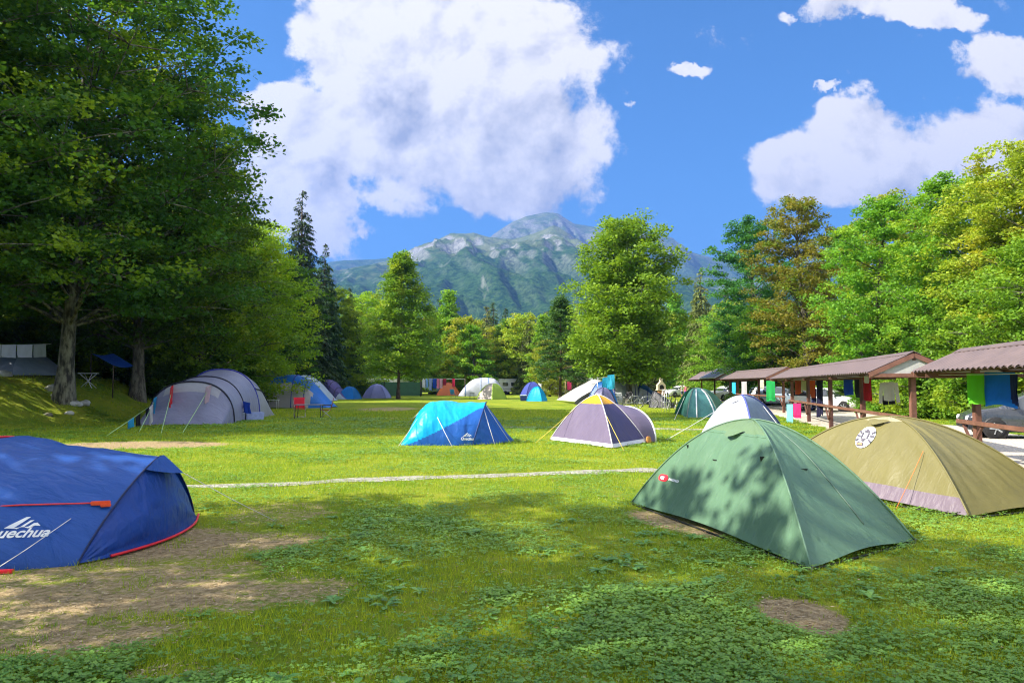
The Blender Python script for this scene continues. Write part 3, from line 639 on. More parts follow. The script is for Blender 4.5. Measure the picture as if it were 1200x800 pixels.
# rear of the left wood
for (m, px, Y, lab, rz, s) in [(B2, -40, 38, 'dark tree at the left edge behind the grey dome', 0, .72), (B3, 20, 46, 'dark tree deep in the wood behind the white cloths', 1, .8), (B2, 110, 50, 'dark tree deep in the wood behind the blue tarp', 2, .72),
    (B3, 190, 60, 'dark tree filling the wood left of the grey tunnel tent', 3, 1.0), (B4, 340, 94, 'green tree behind the foot of the tallest spruce', 4, 1.0), (B3, 395, 96, 'yellow-green tree left of the pointed maple', 5, .85), (B4, 420, 104, 'lime green tree behind the lilac dome', 1.2, .95), (B4, 448, 118, 'lime green tree just behind the green wall', 2.2, 1.0),
    (B3, 512, 122, 'mid green tree behind the laundry line', .6, .8), (B2, -130, 26, 'dark tree beyond the left edge', 2.2, 1.0), (B2, 322, 79, 'dark leafy tree behind the blue and grey tent', 5.1, .8), (B3, 372, 95, 'dark low tree behind the indigo tent', 3.3, .8)]:
    x, y = at(px, Y); plant_tree('deciduous_tree', m, x, y, lab, 'trees of the wood on the bank', rz, s)
for k, (x, y, s) in enumerate([(-30, 36, .7), (-34, 44, .75), (-27, 54, .8), (-36, 58, .85), (-40, 70, 1.0), (-44, 50, .8), (-30, 78, 1.0), (-46, 86, 1.2), (-38, 98, 1.1)]):
    plant_tree('deciduous_tree', (B2, B3)[k % 2], x, y, 'dark tree packed deep inside the left wood', 'trees deep in the left wood', k * 1.7, s)
# bushes along the wood edge
BU = tree_meshes(120, 3.0, .1, 2.0, 'round', 30, 7, 100, .15, .5, .55, tr=.05, leaf='beech', jag=.35); BU2 = tree_meshes(121, 2.6, .05, 1.9, 'round', 28, 7, 100, .14, .5, .55, tr=.04, leaf='mid', jag=.35)
BORD = 'first second third fourth fifth sixth seventh eighth ninth tenth eleventh twelfth thirteenth fourteenth fifteenth sixteenth seventeenth'.split()
BL1 = [(210, 44), (258, 48), (288, 62), (185, 46), (335, 84), (372, 99), (395, 102), (30, 42), (-20, 40), (120, 46), (90, 44), (150, 48), (60, 47), (235, 54), (408, 100)]
for k, (px, Y) in enumerate(BL1):
    x, y = at(px, Y); plant_tree('bush', BU, x, y, 'dark leafy bush, ' + BORD[sorted(range(len(BL1)), key=lambda i: BL1[i]).index(k)] + ' from the left at the foot of the left wood', 'bushes under the left wood', k * 1.3, .9 + .5 * ((k * 37) % 10) / 10, cat='bush')
BL2 = [(1035, 44), (1075, 40), (1100, 38), (1125, 37), (1150, 35), (1185, 33), (1215, 31), (1012, 62), (985, 66), (960, 70), (925, 66), (895, 74), (870, 80), (845, 90), (1050, 47), (1110, 42), (1170, 38)]
for k, (px, Y) in enumerate(BL2):
    x, y = at(px, Y); plant_tree('bush', BU2, x, y, 'green bush, ' + BORD[sorted(range(len(BL2)), key=lambda i: BL2[i]).index(k)] + ' from the left on the verge beyond the gravel road', 'bushes along the gravel road', k * 1.9, .9 + .5 * ((k * 53) % 10) / 10, cat='bush')
# belt of trees across the far end
K1 = tree_meshes(130, 13, 1.0, 3.6, 'egg', 40, 7, 55, .30, .8, .5, leaf='mid'); K2 = tree_meshes(131, 12.2, .8, 3.9, 'round', 40, 7, 55, .30, .85, .5, leaf='yellow')
K3 = tree_meshes(132, 14, 1.2, 3.2, 'cone', 44, 6, 55, .30, .8, .5, leaf='fresh'); K4 = spruce_meshes(133, 15.5, 2.7, 26, 9, .42, 'spruce', .05, .42, 18)
K5 = spruce_meshes(134, 13.5, 2.6, 24, 9, .42, 'fir', .05, .42, 18)
KL = {'K1': ('deciduous_tree', K1, 'mid green tree in the belt across the far end'), 'K2': ('deciduous_tree', K2, 'yellowish round tree in the belt across the far end'),
      'K3': ('deciduous_tree', K3, 'fresh green narrow tree in the belt across the far end'), 'K4': ('spruce_tree', K4, 'dark small spruce in the belt across the far end'), 'K5': ('fir_tree', K5, 'olive conifer in the belt across the far end')}
belt = []
for k in range(30): belt.append((488 + k * 13.2 + ((k * 7) % 5) * 1.5, 112 + ((k * 31) % 17), 'K1 K2 K5 K3 K2 K1 K5 K2'.split()[k % 8], .88 + .30 * ((k * 29) % 11) / 11))
for k in range(26): belt.append((480 + k * 16 + ((k * 5) % 7), 150 + ((k * 23) % 31), 'K4 K1 K4 K5 K1 K3 K4'.split()[k % 7], 1.15 + .38 * ((k * 17) % 9) / 9))
for k in range(6): belt.append((644 + k * 31, 99 + (k * 13) % 9, 'K2 K5 K1'.split()[k % 3], .62 + .1 * (k % 3)))
ORD = 'first second third fourth fifth sixth seventh eighth ninth tenth eleventh twelfth thirteenth fourteenth fifteenth sixteenth seventeenth eighteenth nineteenth twentieth'.split()
def ordinal(items, k):          # place of item k from the left among those of its kind
    return ORD[min(19, sorted(range(len(items)), key=lambda i: items[i]).index(k))]
for k, (px, Y, ty, s) in enumerate(belt):
    kin = [i for i, q in enumerate(belt) if q[2] == ty]; od = ordinal([belt[i][0] for i in kin], kin.index(k))
    x, y = at(px, Y); nm, me, lab = KL[ty]; plant_tree(nm, me, x, y, lab.replace(' in the belt', ', ' + od + ' of its kind from the left in the belt').replace('in the belt across the far end', 'in the far belt'), lab.split(' in the belt')[0] + 's of the far belt', k * 2.1, s, s * (.9 + .2 * ((k * 3) % 5) / 5))
# trees outside the frame, left of and behind the photographer, whose shade falls on the lawn
SH = tree_meshes(140, 13.5, 5.0, 3.4, 'vase', 34, 6, 46, .21, .62, .5, leaf='fresh', jag=.4, rise=.7)
SH2 = tree_meshes(141, 12.5, 5.5, 2.2, 'round', 24, 5, 50, .21, .6, .5, leaf='mid', jag=.4, rise=.6)
for (m, x, y, s, rz) in [(SH, -10.2, 2.6, 1.0, 0), (SH2, -12.2, 6.4, 1.0, 1), (SH2, -9.5, -.4, 1.05, 3), (B2, -24, 30, .9, 3), (B3, -22, 23.5, .7, 4.0), (R1, -8.5, -7.5, 1.1, 5)]:
    plant_tree('deciduous_tree', m, x, y, 'broad tree left of the lawn throwing shade on it', 'trees left of the photographer', rz, s)
# ------------------------------------------------------------------ tents
V3 = np.array
def grid_parts(parent, org, Pg, keys, spec, closed=False):
    """split a sheet of points (nu,nv,3) into one mesh per key; spec: key -> (part name, material)"""
    nu, nv = Pg.shape[:2]; F = grid_faces(nu, nv); K = np.asarray(keys).reshape(-1); out = {}
    V = Pg.reshape(-1, 3) - np.array(org)
    for k in sorted(set(K.tolist())):
        f = F[K == k]; used, inv = np.unique(f, return_inverse=True)
        nm, mt = spec[k]; out[k] = link(nm, np_mesh(nm, V[used], inv.reshape(f.shape), mt, True), parent)
    return out
def crease(Pg, amp, seed, su=3.0, sv=9.0):
    """push the sheet in and out a little along its normal: slack and tension creases"""
    du = np.gradient(Pg, axis=0); dv = np.gradient(Pg, axis=1); n = np.cross(du, dv); n /= np.linalg.norm(n, axis=2)[..., None] + 1e-9
    nu, nv = Pg.shape[:2]; U, Vv = np.meshgrid(np.linspace(0, 1, nu), np.linspace(0, 1, nv), indexing='ij')
    d = (fbm(U * su + .3 * Vv * sv, Vv * sv, 4, seed) - .5) + .5 * (1 - np.abs(2 * fbm(U * su * .7 + Vv * sv * 1.3, Vv * sv * 1.1, 2, seed + 5) - 1) ** .7 - .5)
    e = np.clip(np.minimum.reduce([U * 8, (1 - U) * 8, Vv * 8, (1 - Vv) * 8]), .0, 1)
    return Pg + n * (d * amp * e)[..., None]
def catmull(S, us):
    S = np.asarray(S, float); n = len(S); out = []
    for u in us:
        x = u * (n - 1); i = min(int(x), n - 2); t = x - i
        p0, p1, p2, p3 = S[max(i - 1, 0)], S[i], S[i + 1], S[min(i + 2, n - 1)]
        if i == 0: p0 = 2 * p1 - p2
        if i == n - 2: p3 = 2 * p2 - p1
        out.append(.5 * ((2 * p1) + (-p0 + p2) * t + (2 * p0 - 5 * p1 + 4 * p2 - p3) * t * t + (-p0 + 3 * p1 - 3 * p2 + p3) * t ** 3))
    return np.array(out)
def arch(c, hw, h, d=(0, 1), nv=41, e=(.8, .8), lean=(0, 0), z0=0.0, skew=0.0):
    t = np.linspace(0, np.pi, nv); x = -np.sign(np.cos(t)) * np.abs(np.cos(t)) ** e[0] * hw; z = np.abs(np.sin(t)) ** e[1] * h
    q = z / max(h, 1e-6)
    return np.stack([c[0] + d[0] * (x + skew * q) + lean[0] * q, c[1] + d[1] * (x + skew * q) + lean[1] * q, z0 + z], -1)
def pole_curve(c, a, bulge, n):
    t = np.linspace(0, 1, n); c = V3(c, float); a = V3(a, float)
    s = t; z = 1 - (1 - t) ** (1 + 1.35 * bulge)
    p = c[None] + (a - c)[None] * s[:, None]; p[:, 2] = c[2] + (a[2] - c[2]) * z; return p
def dome(parent, org, corners, apex, bulge=.6, sag=.1, nt=26, nw=26, key=None, spec=None, seed=1, cr=.02, archup=.0, poles=None, pole_mat=None, pole_r=.011, flat=None):
    n = len(corners); PC = [pole_curve(c, apex, bulge, nt) for c in corners]; ax = V3(apex, float); grids = []
    for i in range(n):
        A, B_ = PC[i], PC[(i + 1) % n]; w = np.linspace(0, 1, nw)[None, :, None]; Pg = A[:, None] * (1 - w) + B_[:, None] * w
        t = np.linspace(0, 1, nt)[:, None]; k = sag * np.sin(np.pi * np.linspace(0, 1, nw))[None] * (np.sin(np.pi * np.clip(t, 0, 1)) ** .8)
        Pg[..., 0] += (ax[0] - Pg[..., 0]) * k; Pg[..., 1] += (ax[1] - Pg[..., 1]) * k
        Pg[..., 2] += archup * np.sin(np.pi * np.linspace(0, 1, nw))[None] ** 2 * np.clip(1 - 3 * t, 0, 1)
        Pg = crease(Pg, cr, seed + i * 13); grids.append(Pg)
        U = (np.arange(nt - 1) + .5) / (nt - 1); Wq = (np.arange(nw - 1) + .5) / (nw - 1)
        K = [[key(i, u, v) for v in Wq] for u in U] if key else np.zeros((nt - 1, nw - 1), int)
        grid_parts(parent, org, Pg, K, spec)
    for i in (poles if poles is not None else []):
        c = V3([ax[0], ax[1], 0]); p = PC[i].copy(); d = p[:, :2] - c[:2]; p[:, :2] += d / (np.linalg.norm(d, axis=1)[:, None] + 1e-6) * .008; p[:, 2] += .008
        MB().tube([tuple(q) for q in p], pole_r, 6).build('pole_sleeve', pole_mat, parent, org)
    return PC, grids
WHITE_CORD = plain('cord_white', (.62, .62, .60), .6); YEL_CORD = plain('cord_yellow', (.65, .50, .08), .6); RED_CORD = plain('cord_red', (.75, .05, .06), .6); ORG_CORD = plain('cord_orange', (.80, .22, .06), .6); GRN_CORD = plain('cord_green', (.35, .55, .25), .6)
STEEL = plain('steel', (.45, .45, .46), .35, .8); ALU = plain('aluminium', (.62, .63, .65), .35, .6); BLK = plain('black_plastic', (.02, .02, .022), .5)
def guy(parent, org, p, q, mat=WHITE_CORD, r=.0035, peg=True):
    q = Vector(q); q.z = gz(q.x, q.y) + .01; p = Vector(p); m = (p + q) / 2; m.z -= .01
    MB().tube([p, m, q], max(r, .00042 * q.y), 5).build('guy_line', mat, parent, org)
    if peg: MB().beam(q + Vector((0, 0, -.06)), q + (q - p).normalized() * .02 + Vector((0, 0, .03)), .008 + .0002 * q.y).build('peg', STEEL, parent, org)
def tt(name, c, label, cat='tent', group=None, z=None):
    return thing(name, (c[0], c[1], gz(c[0], c[1]) if z is None else z), label, cat, group), (c[0], c[1], gz(c[0], c[1]) if z is None else z)
def text_mesh(body, size, shear=0.0, bold=0.0):
    cu = bpy.data.curves.new('txt', 'FONT'); cu.body = body; cu.size = size; cu.shear = shear; cu.offset = bold; cu.resolution_u = 6; cu.align_x = 'LEFT'
    o = bpy.data.objects.new('txt', cu); COL.objects.link(o); dg = bpy.context.evaluated_depsgraph_get(); dg.update()
    me = bpy.data.meshes.new_from_object(o.evaluated_get(dg)); v = [tuple(p.co) for p in me.vertices]; f = [tuple(p.vertices) for p in me.polygons]
    bpy.data.objects.remove(o); return v, f
def poly_mesh(polys):
    v, f = [], []
    for p in polys: n = len(v); v += [(a[0], a[1], 0) for a in p]; f.append(tuple(range(n, n + len(p))))
    return v, f
def decal(parent, org, surfs, v, f, o, ex, ey, n, mat, name, lift=.006):
    """print a flat motif on a curved sheet: drop each vertex along n onto the sheet"""
    bm = bmesh.new(); vs = [bm.verts.new(p) for p in v]
    for q in f:
        try: bm.faces.new([vs[i] for i in q])
        except ValueError: pass
    bmesh.ops.triangulate(bm, faces=bm.faces[:]); bmesh.ops.subdivide_edges(bm, edges=bm.edges[:], cuts=3, use_grid_fill=False)
    vv, ff = [], []
    for s in surfs:
        b0 = len(vv); nu, nv = s.shape[:2]; vv += [Vector(p) for p in s.reshape(-1, 3)]; ff += [tuple(int(i) + b0 for i in q) for q in grid_faces(nu, nv)]
    t = BVHTree.FromPolygons(vv, ff); ex, ey, n, o = Vector(ex), Vector(ey), Vector(n).normalized(), Vector(o)
    for q in bm.verts:
        p = o + ex * q.co.x + ey * q.co.y; hit = t.ray_cast(p - n * 1.2, n)[0]
        if hit is None or (hit - p).length > 1.0: hit = t.find_nearest(p)[0]
        q.co = (hit if hit is not None else p) - n * lift - Vector(org)
    me = bpy.data.meshes.new(name); bm.to_mesh(me); bm.free(); me.materials.append(mat); return link(name, me, parent)
MARKW = plain('print_white', (.75, .77, .80), .5, var=.03)
def peaks(s=1.0):   # slanted three-peak zigzag mark
    return [[(x * s, y * s) for x, y in q] for q in ([(0, 0), (.62, .52), (.80, .52), (.42, .06), (.36, .0), (.50, -.04)], [(.36, .0), (.50, -.05), (.86, .36), (1.02, .36), (.78, .12), (.74, .04), (.62, .04)], [(.74, .04), (.84, -.0), (1.06, .22), (1.20, .24), (1.40, .08), (1.16, .10), (.92, -.02)])]

# --- navy pop-up tent, left foreground
NAVY = fabric('fabric_navy', (.012, .075, .33), .45, .10); NAVYD = fabric('fabric_navy_low', (.008, .035, .17), .45, .08); NAVYP = fabric('fabric_navy_door', (.010, .055, .29), .45, .12, 1.2)
REDT = plain('red_trim', (.70, .02, .035), .5)
t, og = tt('popup_tent', (-5.2, 8.0), 'navy blue pop-up tent with red piping and white lettering, cut by the left edge')
SE = [arch((-8.0, 8.0), .5, .03), arch((-7.2, 8.0), 1.0, .45, e=(.9, 1.1)), arch((-6.4, 7.95), 1.3, .84, e=(.98, 1.15)), arch((-5.45, 7.95), 1.42, 1.08, e=(1.05, 1.2)), arch((-4.75, 7.98), 1.42, .99, e=(1.15, 1.35)), arch((-3.97, 8.1), 1.24, .88, e=(1.45, 1.7), lean=(.22, -.15))]
Pg = crease(catmull(SE, np.linspace(0, 1, 70)), .055, 4, 14, 3.2); NSURF = Pg
K = np.zeros((69, 40), int); zz = (Pg[:-1, :-1, 2] + Pg[1:, 1:, 2]) / 2; 
grid_parts(t, og, Pg, K, {0: ('flysheet', NAVY)})
A = Pg[-1]; th = np.linspace(0, 1, 41); Bc = catmull([(-3.95, 6.86, .02), (-3.80, 7.1, .02), (-3.66, 7.6, .02), (-3.62, 8.1, .02), (-3.70, 8.7, .02), (-3.92, 9.34, .02)], th)
u = np.linspace(0, 1, 26)[:, None, None]; Dg = Bc[None] * (1 - u) + (A * [1, 1, .985] + [-.03, 0, 0])[None] * u; Dg[..., 0] += .06 * np.sin(np.pi * u[..., 0]) * np.sin(np.pi * th)[None]
Dg = crease(Dg, .05, 9, 5, 6); grid_parts(t, og, Dg, np.zeros((25, 40), int), {0: ('door', NAVYP)})
MB().tube([tuple(p + [.01, 0, .012]) for p in Bc[8:]], .014, 6).build('piping', REDT, t, og)
MB().tube([tuple(p + [0, 0, .012]) for p in NSURF[int(69 * .60)][15:27]], .016, 6).build('piping', REDT, t, og)
MB().tube([tuple(p + [.004, 0, .006]) for p in A], .010, 6).build('edge_binding', plain('navy_binding', (.01, .02, .09), .5), t, og)
hv = [A[15] + [0, 0, .01], A[18] + [.02, 0, .015], A[20] + [.04, -.02, .02], A[22] + [.02, 0, .015], A[25] + [0, 0, .01]]; tip = V3([-3.52, 8.0, .70])
hood = np.array([[hv[i] * (1 - k) + (tip + (hv[i] - hv[2]) * .25 * (1 - k)) * k for i in range(5)] for k in np.linspace(0, 1, 6)])
grid_parts(t, og, hood, np.zeros((5, 4), int), {0: ('hood', NAVY)})
guy(t, og, tuple(tip), G(322, 611))
def nside(X, Z):
    f = NSURF.reshape(-1, 3); f = f[f[:, 1] < 7.9]; return f[np.argmin((f[:, 0] - X) ** 2 + (f[:, 2] - Z) ** 2)]
q_ = nside(-4.13, .42); guy(t, og, tuple(q_ + [0, -.02, 0]), G(-30, 684), r=.004)
MB().tube([tuple(nside(X, .50 + .02 * (-4 - X)) + [0, -.022, 0]) for X in (-3.95, -4.6, -5.6)], .008, 5).build('strap', RED_CORD, t, og)
MB().box(tuple(nside(-3.95, .5) + [.02, -.03, 0]), (.17, .03, .04), .3).box(tuple(nside(-3.95, .5) + [.07, -.03, -.02]), (.09, .035, .03), .5).build('buckle', plain('red_orange_plastic', (.85, .10, .03), .4), t, og, .006)
MB().box((-4.44, 6.56, .02), (.16, .06, .03), .2).build('peg_loop', REDT, t, og, .006)
ex = Vector((1, .03, .05)); ey = Vector((0, .35, 1)); nn = Vector((0, 1, -.25))
v, f = text_mesh('Quechua', .118, .25, .003); v = [(a * 1.12, b_, 0) for a, b_, c in v]
decal(t, og, [NSURF], v, f, (-4.74, 6.8, .25), ex, ey, nn, MARKW, 'lettering')
v, f = poly_mesh(peaks(.185)); decal(t, og, [NSURF], v, f, (-4.60, 6.8, .345), ex, ey, nn, MARKW, 'emblem')

# --- cyan pop-up tent
CYAN = fabric('fabric_cyan', (.0, .40, .80), .4, .18, .8); BLU = fabric('fabric_royal', (.010, .10, .42), .45, .12, 1.0)
t, og = tt('popup_tent', (-1.6, 21.1), 'bright cyan and blue pop-up tent alone in the middle of the lawn')
SE = [arch((-3.02, 21.0), .75, .05), arch((-2.5, 21.05), .98, 1.0, e=(.9, 1.0)), arch((-2.0, 21.1), 1.08, 1.18, e=(.9, 1.0)), arch((-1.45, 21.1), 1.10, 1.13, e=(.95, 1.05)), arch((-1.08, 21.1), 1.02, 1.14, e=(1.1, 1.25), lean=(.34, -.1))]
SE = [np.stack([np.interp(np.linspace(0, 1, 101), np.linspace(0, 1, 41), q[:, k]) for k in range(3)], -1) for q in SE]
Pg = crease(catmull(SE, np.linspace(0, 1, 150)), .06, 14, 10, 3.5); CS = Pg; cx = (Pg[:-1, :-1] + Pg[1:, 1:]) / 2
K = ((cx[..., 1] < 21.05) & (cx[..., 2] < .98 * (np.clip((cx[..., 0] + 2.9) / 2.0, 0, 1) ** 1.15))).astype(int)
grid_parts(t, og, Pg, K, {0: ('flysheet', CYAN), 1: ('side_panel', BLU)})
A = Pg[-1]; th = np.linspace(0, 1, 101); Bc = catmull([(-1.06, 20.1, .02), (-.62, 20.35, .02), (-.22, 20.9, .02), (.06, 21.55, .02), (-.4, 21.9, .02), (-1.0, 22.1, .02)], th)
u = np.linspace(0, 1, 18)[:, None, None]; Dg = crease(Bc[None] * (1 - u) + (A * [1, 1, .985] + [-.02, 0, 0])[None] * u, .05, 3, 3, 8); grid_parts(t, og, Dg, np.zeros((17, 100), int), {0: ('door', BLU)})
MB().tube([tuple(p + [.01, 0, .01]) for p in A], .016, 5).build('edge_binding', NAVYD, t, og)
guy(t, og, tuple(CS[72, 22]), G(530, 524)); guy(t, og, tuple(A[35]), G(580, 522)); guy(t, og, tuple(A[42]), G(598, 519)); guy(t, og, tuple(CS[30, 30]), G(466, 524)); guy(t, og, tuple(CS[40, 38]), G(476, 498))
v, f = text_mesh('Quechua', .10, .2, .003); decal(t, og, [CS], v, f, (-1.38, 20, .16), (1, 0, 0), (0, .2, 1), (0, 1, -.2), MARKW, 'lettering', .012)
v, f = poly_mesh(peaks(.17)); decal(t, og, [CS], v, f, (-1.32, 20, .26), (1, 0, 0), (0, .2, 1), (0, 1, -.2), MARKW, 'emblem', .012)

# --- big green trekking tent, right foreground
GRN = fabric('fabric_sage', (.108, .205, .125), .42, .14, .8, 1.2); GRNT = fabric('fabric_sage_top', (.15, .24, .125), .42, .22, .5, 1.2); BLKF = plain('black_webbing', (.015, .018, .014), .7)
L_, F_, R_, B_ = [tuple(p) for p in (G(741, 591), G(950, 669), G(1071, 636), Vector((3.25, 11.5, 0)))]
c = ((L_[0] + R_[0]) / 2 + .02, (L_[1] + R_[1]) / 2); t, og = tt('trekking_tent', c, 'large sage green dome tent in the right foreground, dappled with tree shade')
corn = [(p[0], p[1], .03) for p in (L_, F_, R_, B_)]
ap = (c[0] - .02, c[1], 1.22)
PC, GS = dome(t, og, corn, ap, .62, .07, 36, 36, key=lambda i, u, v: 1 if (i == 0 and u > .68) or (i == 3 and u > .6) else 0, spec={0: ('flysheet', GRN), 1: ('top_panel', GRNT)}, seed=3, cr=.022, archup=.05, poles=[0, 1, 2, 3], pole_mat=fabric('seam_sage', (.12, .22, .14), .45, .05), pole_r=.010)
def gridpt(g, u, v): return g[int(u * (g.shape[0] - 1)), int(v * (g.shape[1] - 1))]
def hoodvent(parent, org, g, u, v, wd, dep, mat, inner, out=.10):
    p = [gridpt(g, u, v - wd), gridpt(g, u, v - wd / 2), gridpt(g, u, v), gridpt(g, u, v + wd / 2), gridpt(g, u, v + wd)]
    n = np.cross(g[int(u * 35 * (g.shape[0] - 1) / 35), 4] - g[int(u * (g.shape[0] - 1)), -5], [0, 0, 1]); n = n / np.linalg.norm(n)
    mid = g[:, g.shape[1] // 2].mean(0); 
    if np.dot(n, mid - V3([*ap_ref[:2], 0])) < 0: n = -n
    q = [p[i] + n * (.01 + out * s) + V3([0, 0, .02 - dep * s]) for i, s in enumerate((0, .8, 1, .8, 0))]; top = [x + n * .01 + V3([0, 0, .035]) for x in p]
    grid_parts(parent, org, np.array([top, q]), np.zeros((1, 4), int), {0: ('vent_hood', mat)})
    dn = [p[i] + n * .012 + V3([0, 0, -dep * s * 1.0]) for i, s in enumerate((0, .6, .8, .6, 0))]; grid_parts(parent, org, np.array([[x + n * .008 for x in p], dn]), np.zeros((1, 4), int), {0: ('vent_opening', inner)})
ap_ref = ap
hoodvent(t, og, GS[0], .70, .50, .15, .07, GRNT, BLKF, .13)
for gi, u, v in ((0, .42, .42), (0, .50, .90), (1, .42, .42), (2, .6, .06), (0, .50, .05)):
    p = gridpt(GS[gi], u, v); d = p - V3([ap[0], ap[1], p[2]]); d /= np.linalg.norm(d)
    MB().prism([(-.045, 0), (.045, 0), (.03, -.075), (0, -.10), (-.03, -.075)], tuple(p + d * .012), ((d[1], -d[0], 0), (d[0] * .3, d[1] * .3, 1)), .006).build('guy_tab', BLKF, t, og)
v, f = text_mesh('MSR', .052, 0, .002); ps = [gridpt(GS[0], .13, .20)]
ex = (V3(F_) - V3(L_)); ex /= np.linalg.norm(ex); nn = V3([-ex[1], ex[0], 0]); nn = nn if np.dot(nn, V3([c[0], c[1], 0]) - V3(L_)) > 0 else -nn
o = V3(gridpt(GS[0], .20, .10)); 
pill = [[(.075 * math.cos(a) + (.045 if math.cos(a) > 0 else -.045), .042 * math.sin(a)) for a in np.linspace(0, 2 * math.pi, 24, endpoint=False)]]
vv, ff = poly_mesh(pill); decal(t, og, [GS[0]], vv, ff, o, ex, (0, 0, 1), nn, plain('print_red', (.72, .02, .04), .5), 'logo_badge', .006)
v = [(a - .062, b_ - .019, 0) for a, b_, c_ in v]; decal(t, og, [GS[0]], v, f, o, ex, (0, 0, 1), nn, MARKW, 'badge_lettering', .014)
v, f = poly_mesh([[(.14 + k * .034, -.014), (.14 + k * .034 + .024, -.014), (.14 + k * .034 + .024, .014), (.14 + k * .034, .014)] for k in range(8)]); decal(t, og, [GS[0]], v, f, o, ex, (0, 0, 1), nn, MARKW, 'lettering', .006)
for g_, u_ in ((GS[0], .68), (GS[3], .60)): MB().tube([tuple(p + (p - V3([ap[0], ap[1], p[2]])) * .004) for p in g_[int(u_ * 35)][1:-1]], .006, 5).build('seam', fabric('seam_sage', (.12, .22, .14)), t, og)
MB().tube([tuple(p + (p - V3([ap[0], ap[1], p[2]])) * .006) for p in GS[1][3:27, 22]], .007, 5).build('zip', plain('zip_grey', (.10, .16, .12), .5), t, og)
MB().tube([(x, y, .012) for x, y, z in (L_, F_)], .012, 5).tube([(x, y, .012) for x, y, z in (F_, R_)], .012, 5).build('hem_cord', BLKF, t, og)
for p in (L_, F_, R_): MB().beam((p[0], p[1], -.05), (p[0] + .01, p[1] - .02, .05), .012).build('peg', STEEL, t, og)

# --- olive tent with the lantern badge
OLV = fabric('fabric_olive', (.185, .165, .062), .42, .14, .45, 1.2); OLT = fabric('fabric_olive_top', (.42, .38, .24), .45, .2, .7); LILA = fabric('fabric_mauve', (.17, .13, .17), .5, .1)
c = (5.75, 11.2); t, og = tt('dome_tent', c, 'olive green dome tent with a round white lantern badge and mauve skirt')
corn = [(4.20, 12.5, .04), (*G(1135, 608)[:2], .04), (7.4, 9.95, .04), (6.4, 13.2, .04)]; ap = (5.72, 11.25, 1.16); ap_ref = ap
PC, GS = dome(t, og, corn, ap, .72, .05, 34, 34, key=lambda i, u, v: 1 if (i == 0 and u < .10) else (2 if (i in (0, 3) and u > .80 and .1 < v) else 0), spec={0: ('flysheet', OLV), 1: ('skirt', LILA), 2: ('top_panel', OLT)}, seed=23, cr=.035, archup=.04, poles=[0, 1, 2, 3], pole_mat=OLV, pole_r=.012)
hoodvent(t, og, GS[0], .77, .50, .20, .06, OLV, plain('vent_maroon', (.10, .03, .03), .7), .14)
ex = (V3(corn[1]) - V3(corn[0])); ex /= np.linalg.norm(ex); nn = V3([-ex[1], ex[0], 0]); nn = nn if np.dot(nn, V3([*c, 0]) - V3(corn[0])) > 0 else -nn; o = gridpt(GS[0], .50, .47); cc = Vector(o)
circ = [[(.155 * math.cos(a), .155 * math.sin(a)) for a in np.linspace(0, 2 * math.pi, 32, endpoint=False)]]
inner = [[(-.155 * .08, 0)]]
rings = [[(r0 * math.cos(a0), r0 * math.sin(a0)) for (r0, a0) in ((0, 0), (.155, a), (.155, a + math.pi / 16))] for a in np.linspace(0, 2 * math.pi, 32, endpoint=False)]
vv, ff = poly_mesh(rings); decal(t, og, [GS[0]], vv, ff, o, ex, (0, 0, 1), nn, MARKW, 'badge', .014)
S_ = .155
lant = [[(-.36, .50), (0, .80), (.40, .46)], [(-.40, .47), (-.24, .47), (-.24, -.08), (-.40, -.08)], [(.22, .42), (.38, .42), (.38, -.10), (.22, -.10)], [(-.34, -.08), (.32, -.12), (.12, -.24), (-.18, -.22)], [(-.2, -.2), (.1, -.22), (.08, -.38), (-.18, -.36)], [(-.52, -.42), (.22, -.48), (.22, -.78), (-.52, -.78)],
        [(-.84, .64), (-.52, .46), (-.58, .33), (-.90, .48)], [(-.96, .22), (-.54, .18), (-.54, .04), (-.96, .08)], [(-.92, -.24), (-.58, -.10), (-.54, -.23), (-.86, -.40)], [(.90, .48), (.58, .30), (.52, .42), (.82, .64)], [(.96, .06), (.54, .06), (.54, .20), (.96, .21)], [(.92, -.30), (.56, -.10), (.50, -.24), (.84, -.46)]]
vv, ff = poly_mesh([[(a * S_, b_ * S_) for a, b_ in q] for q in lant]); decal(t, og, [GS[0]], vv, ff, o, ex, (0, 0, 1), nn, plain('print_grey', (.09, .08, .11), .6), 'lantern_emblem', .030)
vv, ff = poly_mesh([[(-.36 * S_, -.52 * S_), (.16 * S_, -.56 * S_), (.16 * S_, -.70 * S_), (-.36 * S_, -.70 * S_)]]); decal(t, og, [GS[0]], vv, ff, o, ex, (0, 0, 1), nn, plain('print_orange', (.65, .28, .12), .6), 'lantern_panel', .038)
pt = gridpt(GS[0], .42, .96); guy(t, og, tuple(pt + V3([-.02, -.03, 0])), G(1050, 597), ORG_CORD, .004)
MB().tube([(x, y, .014) for x, y, z in corn[:3]], .012, 5).build('hem_cord', BLKF, t, og)

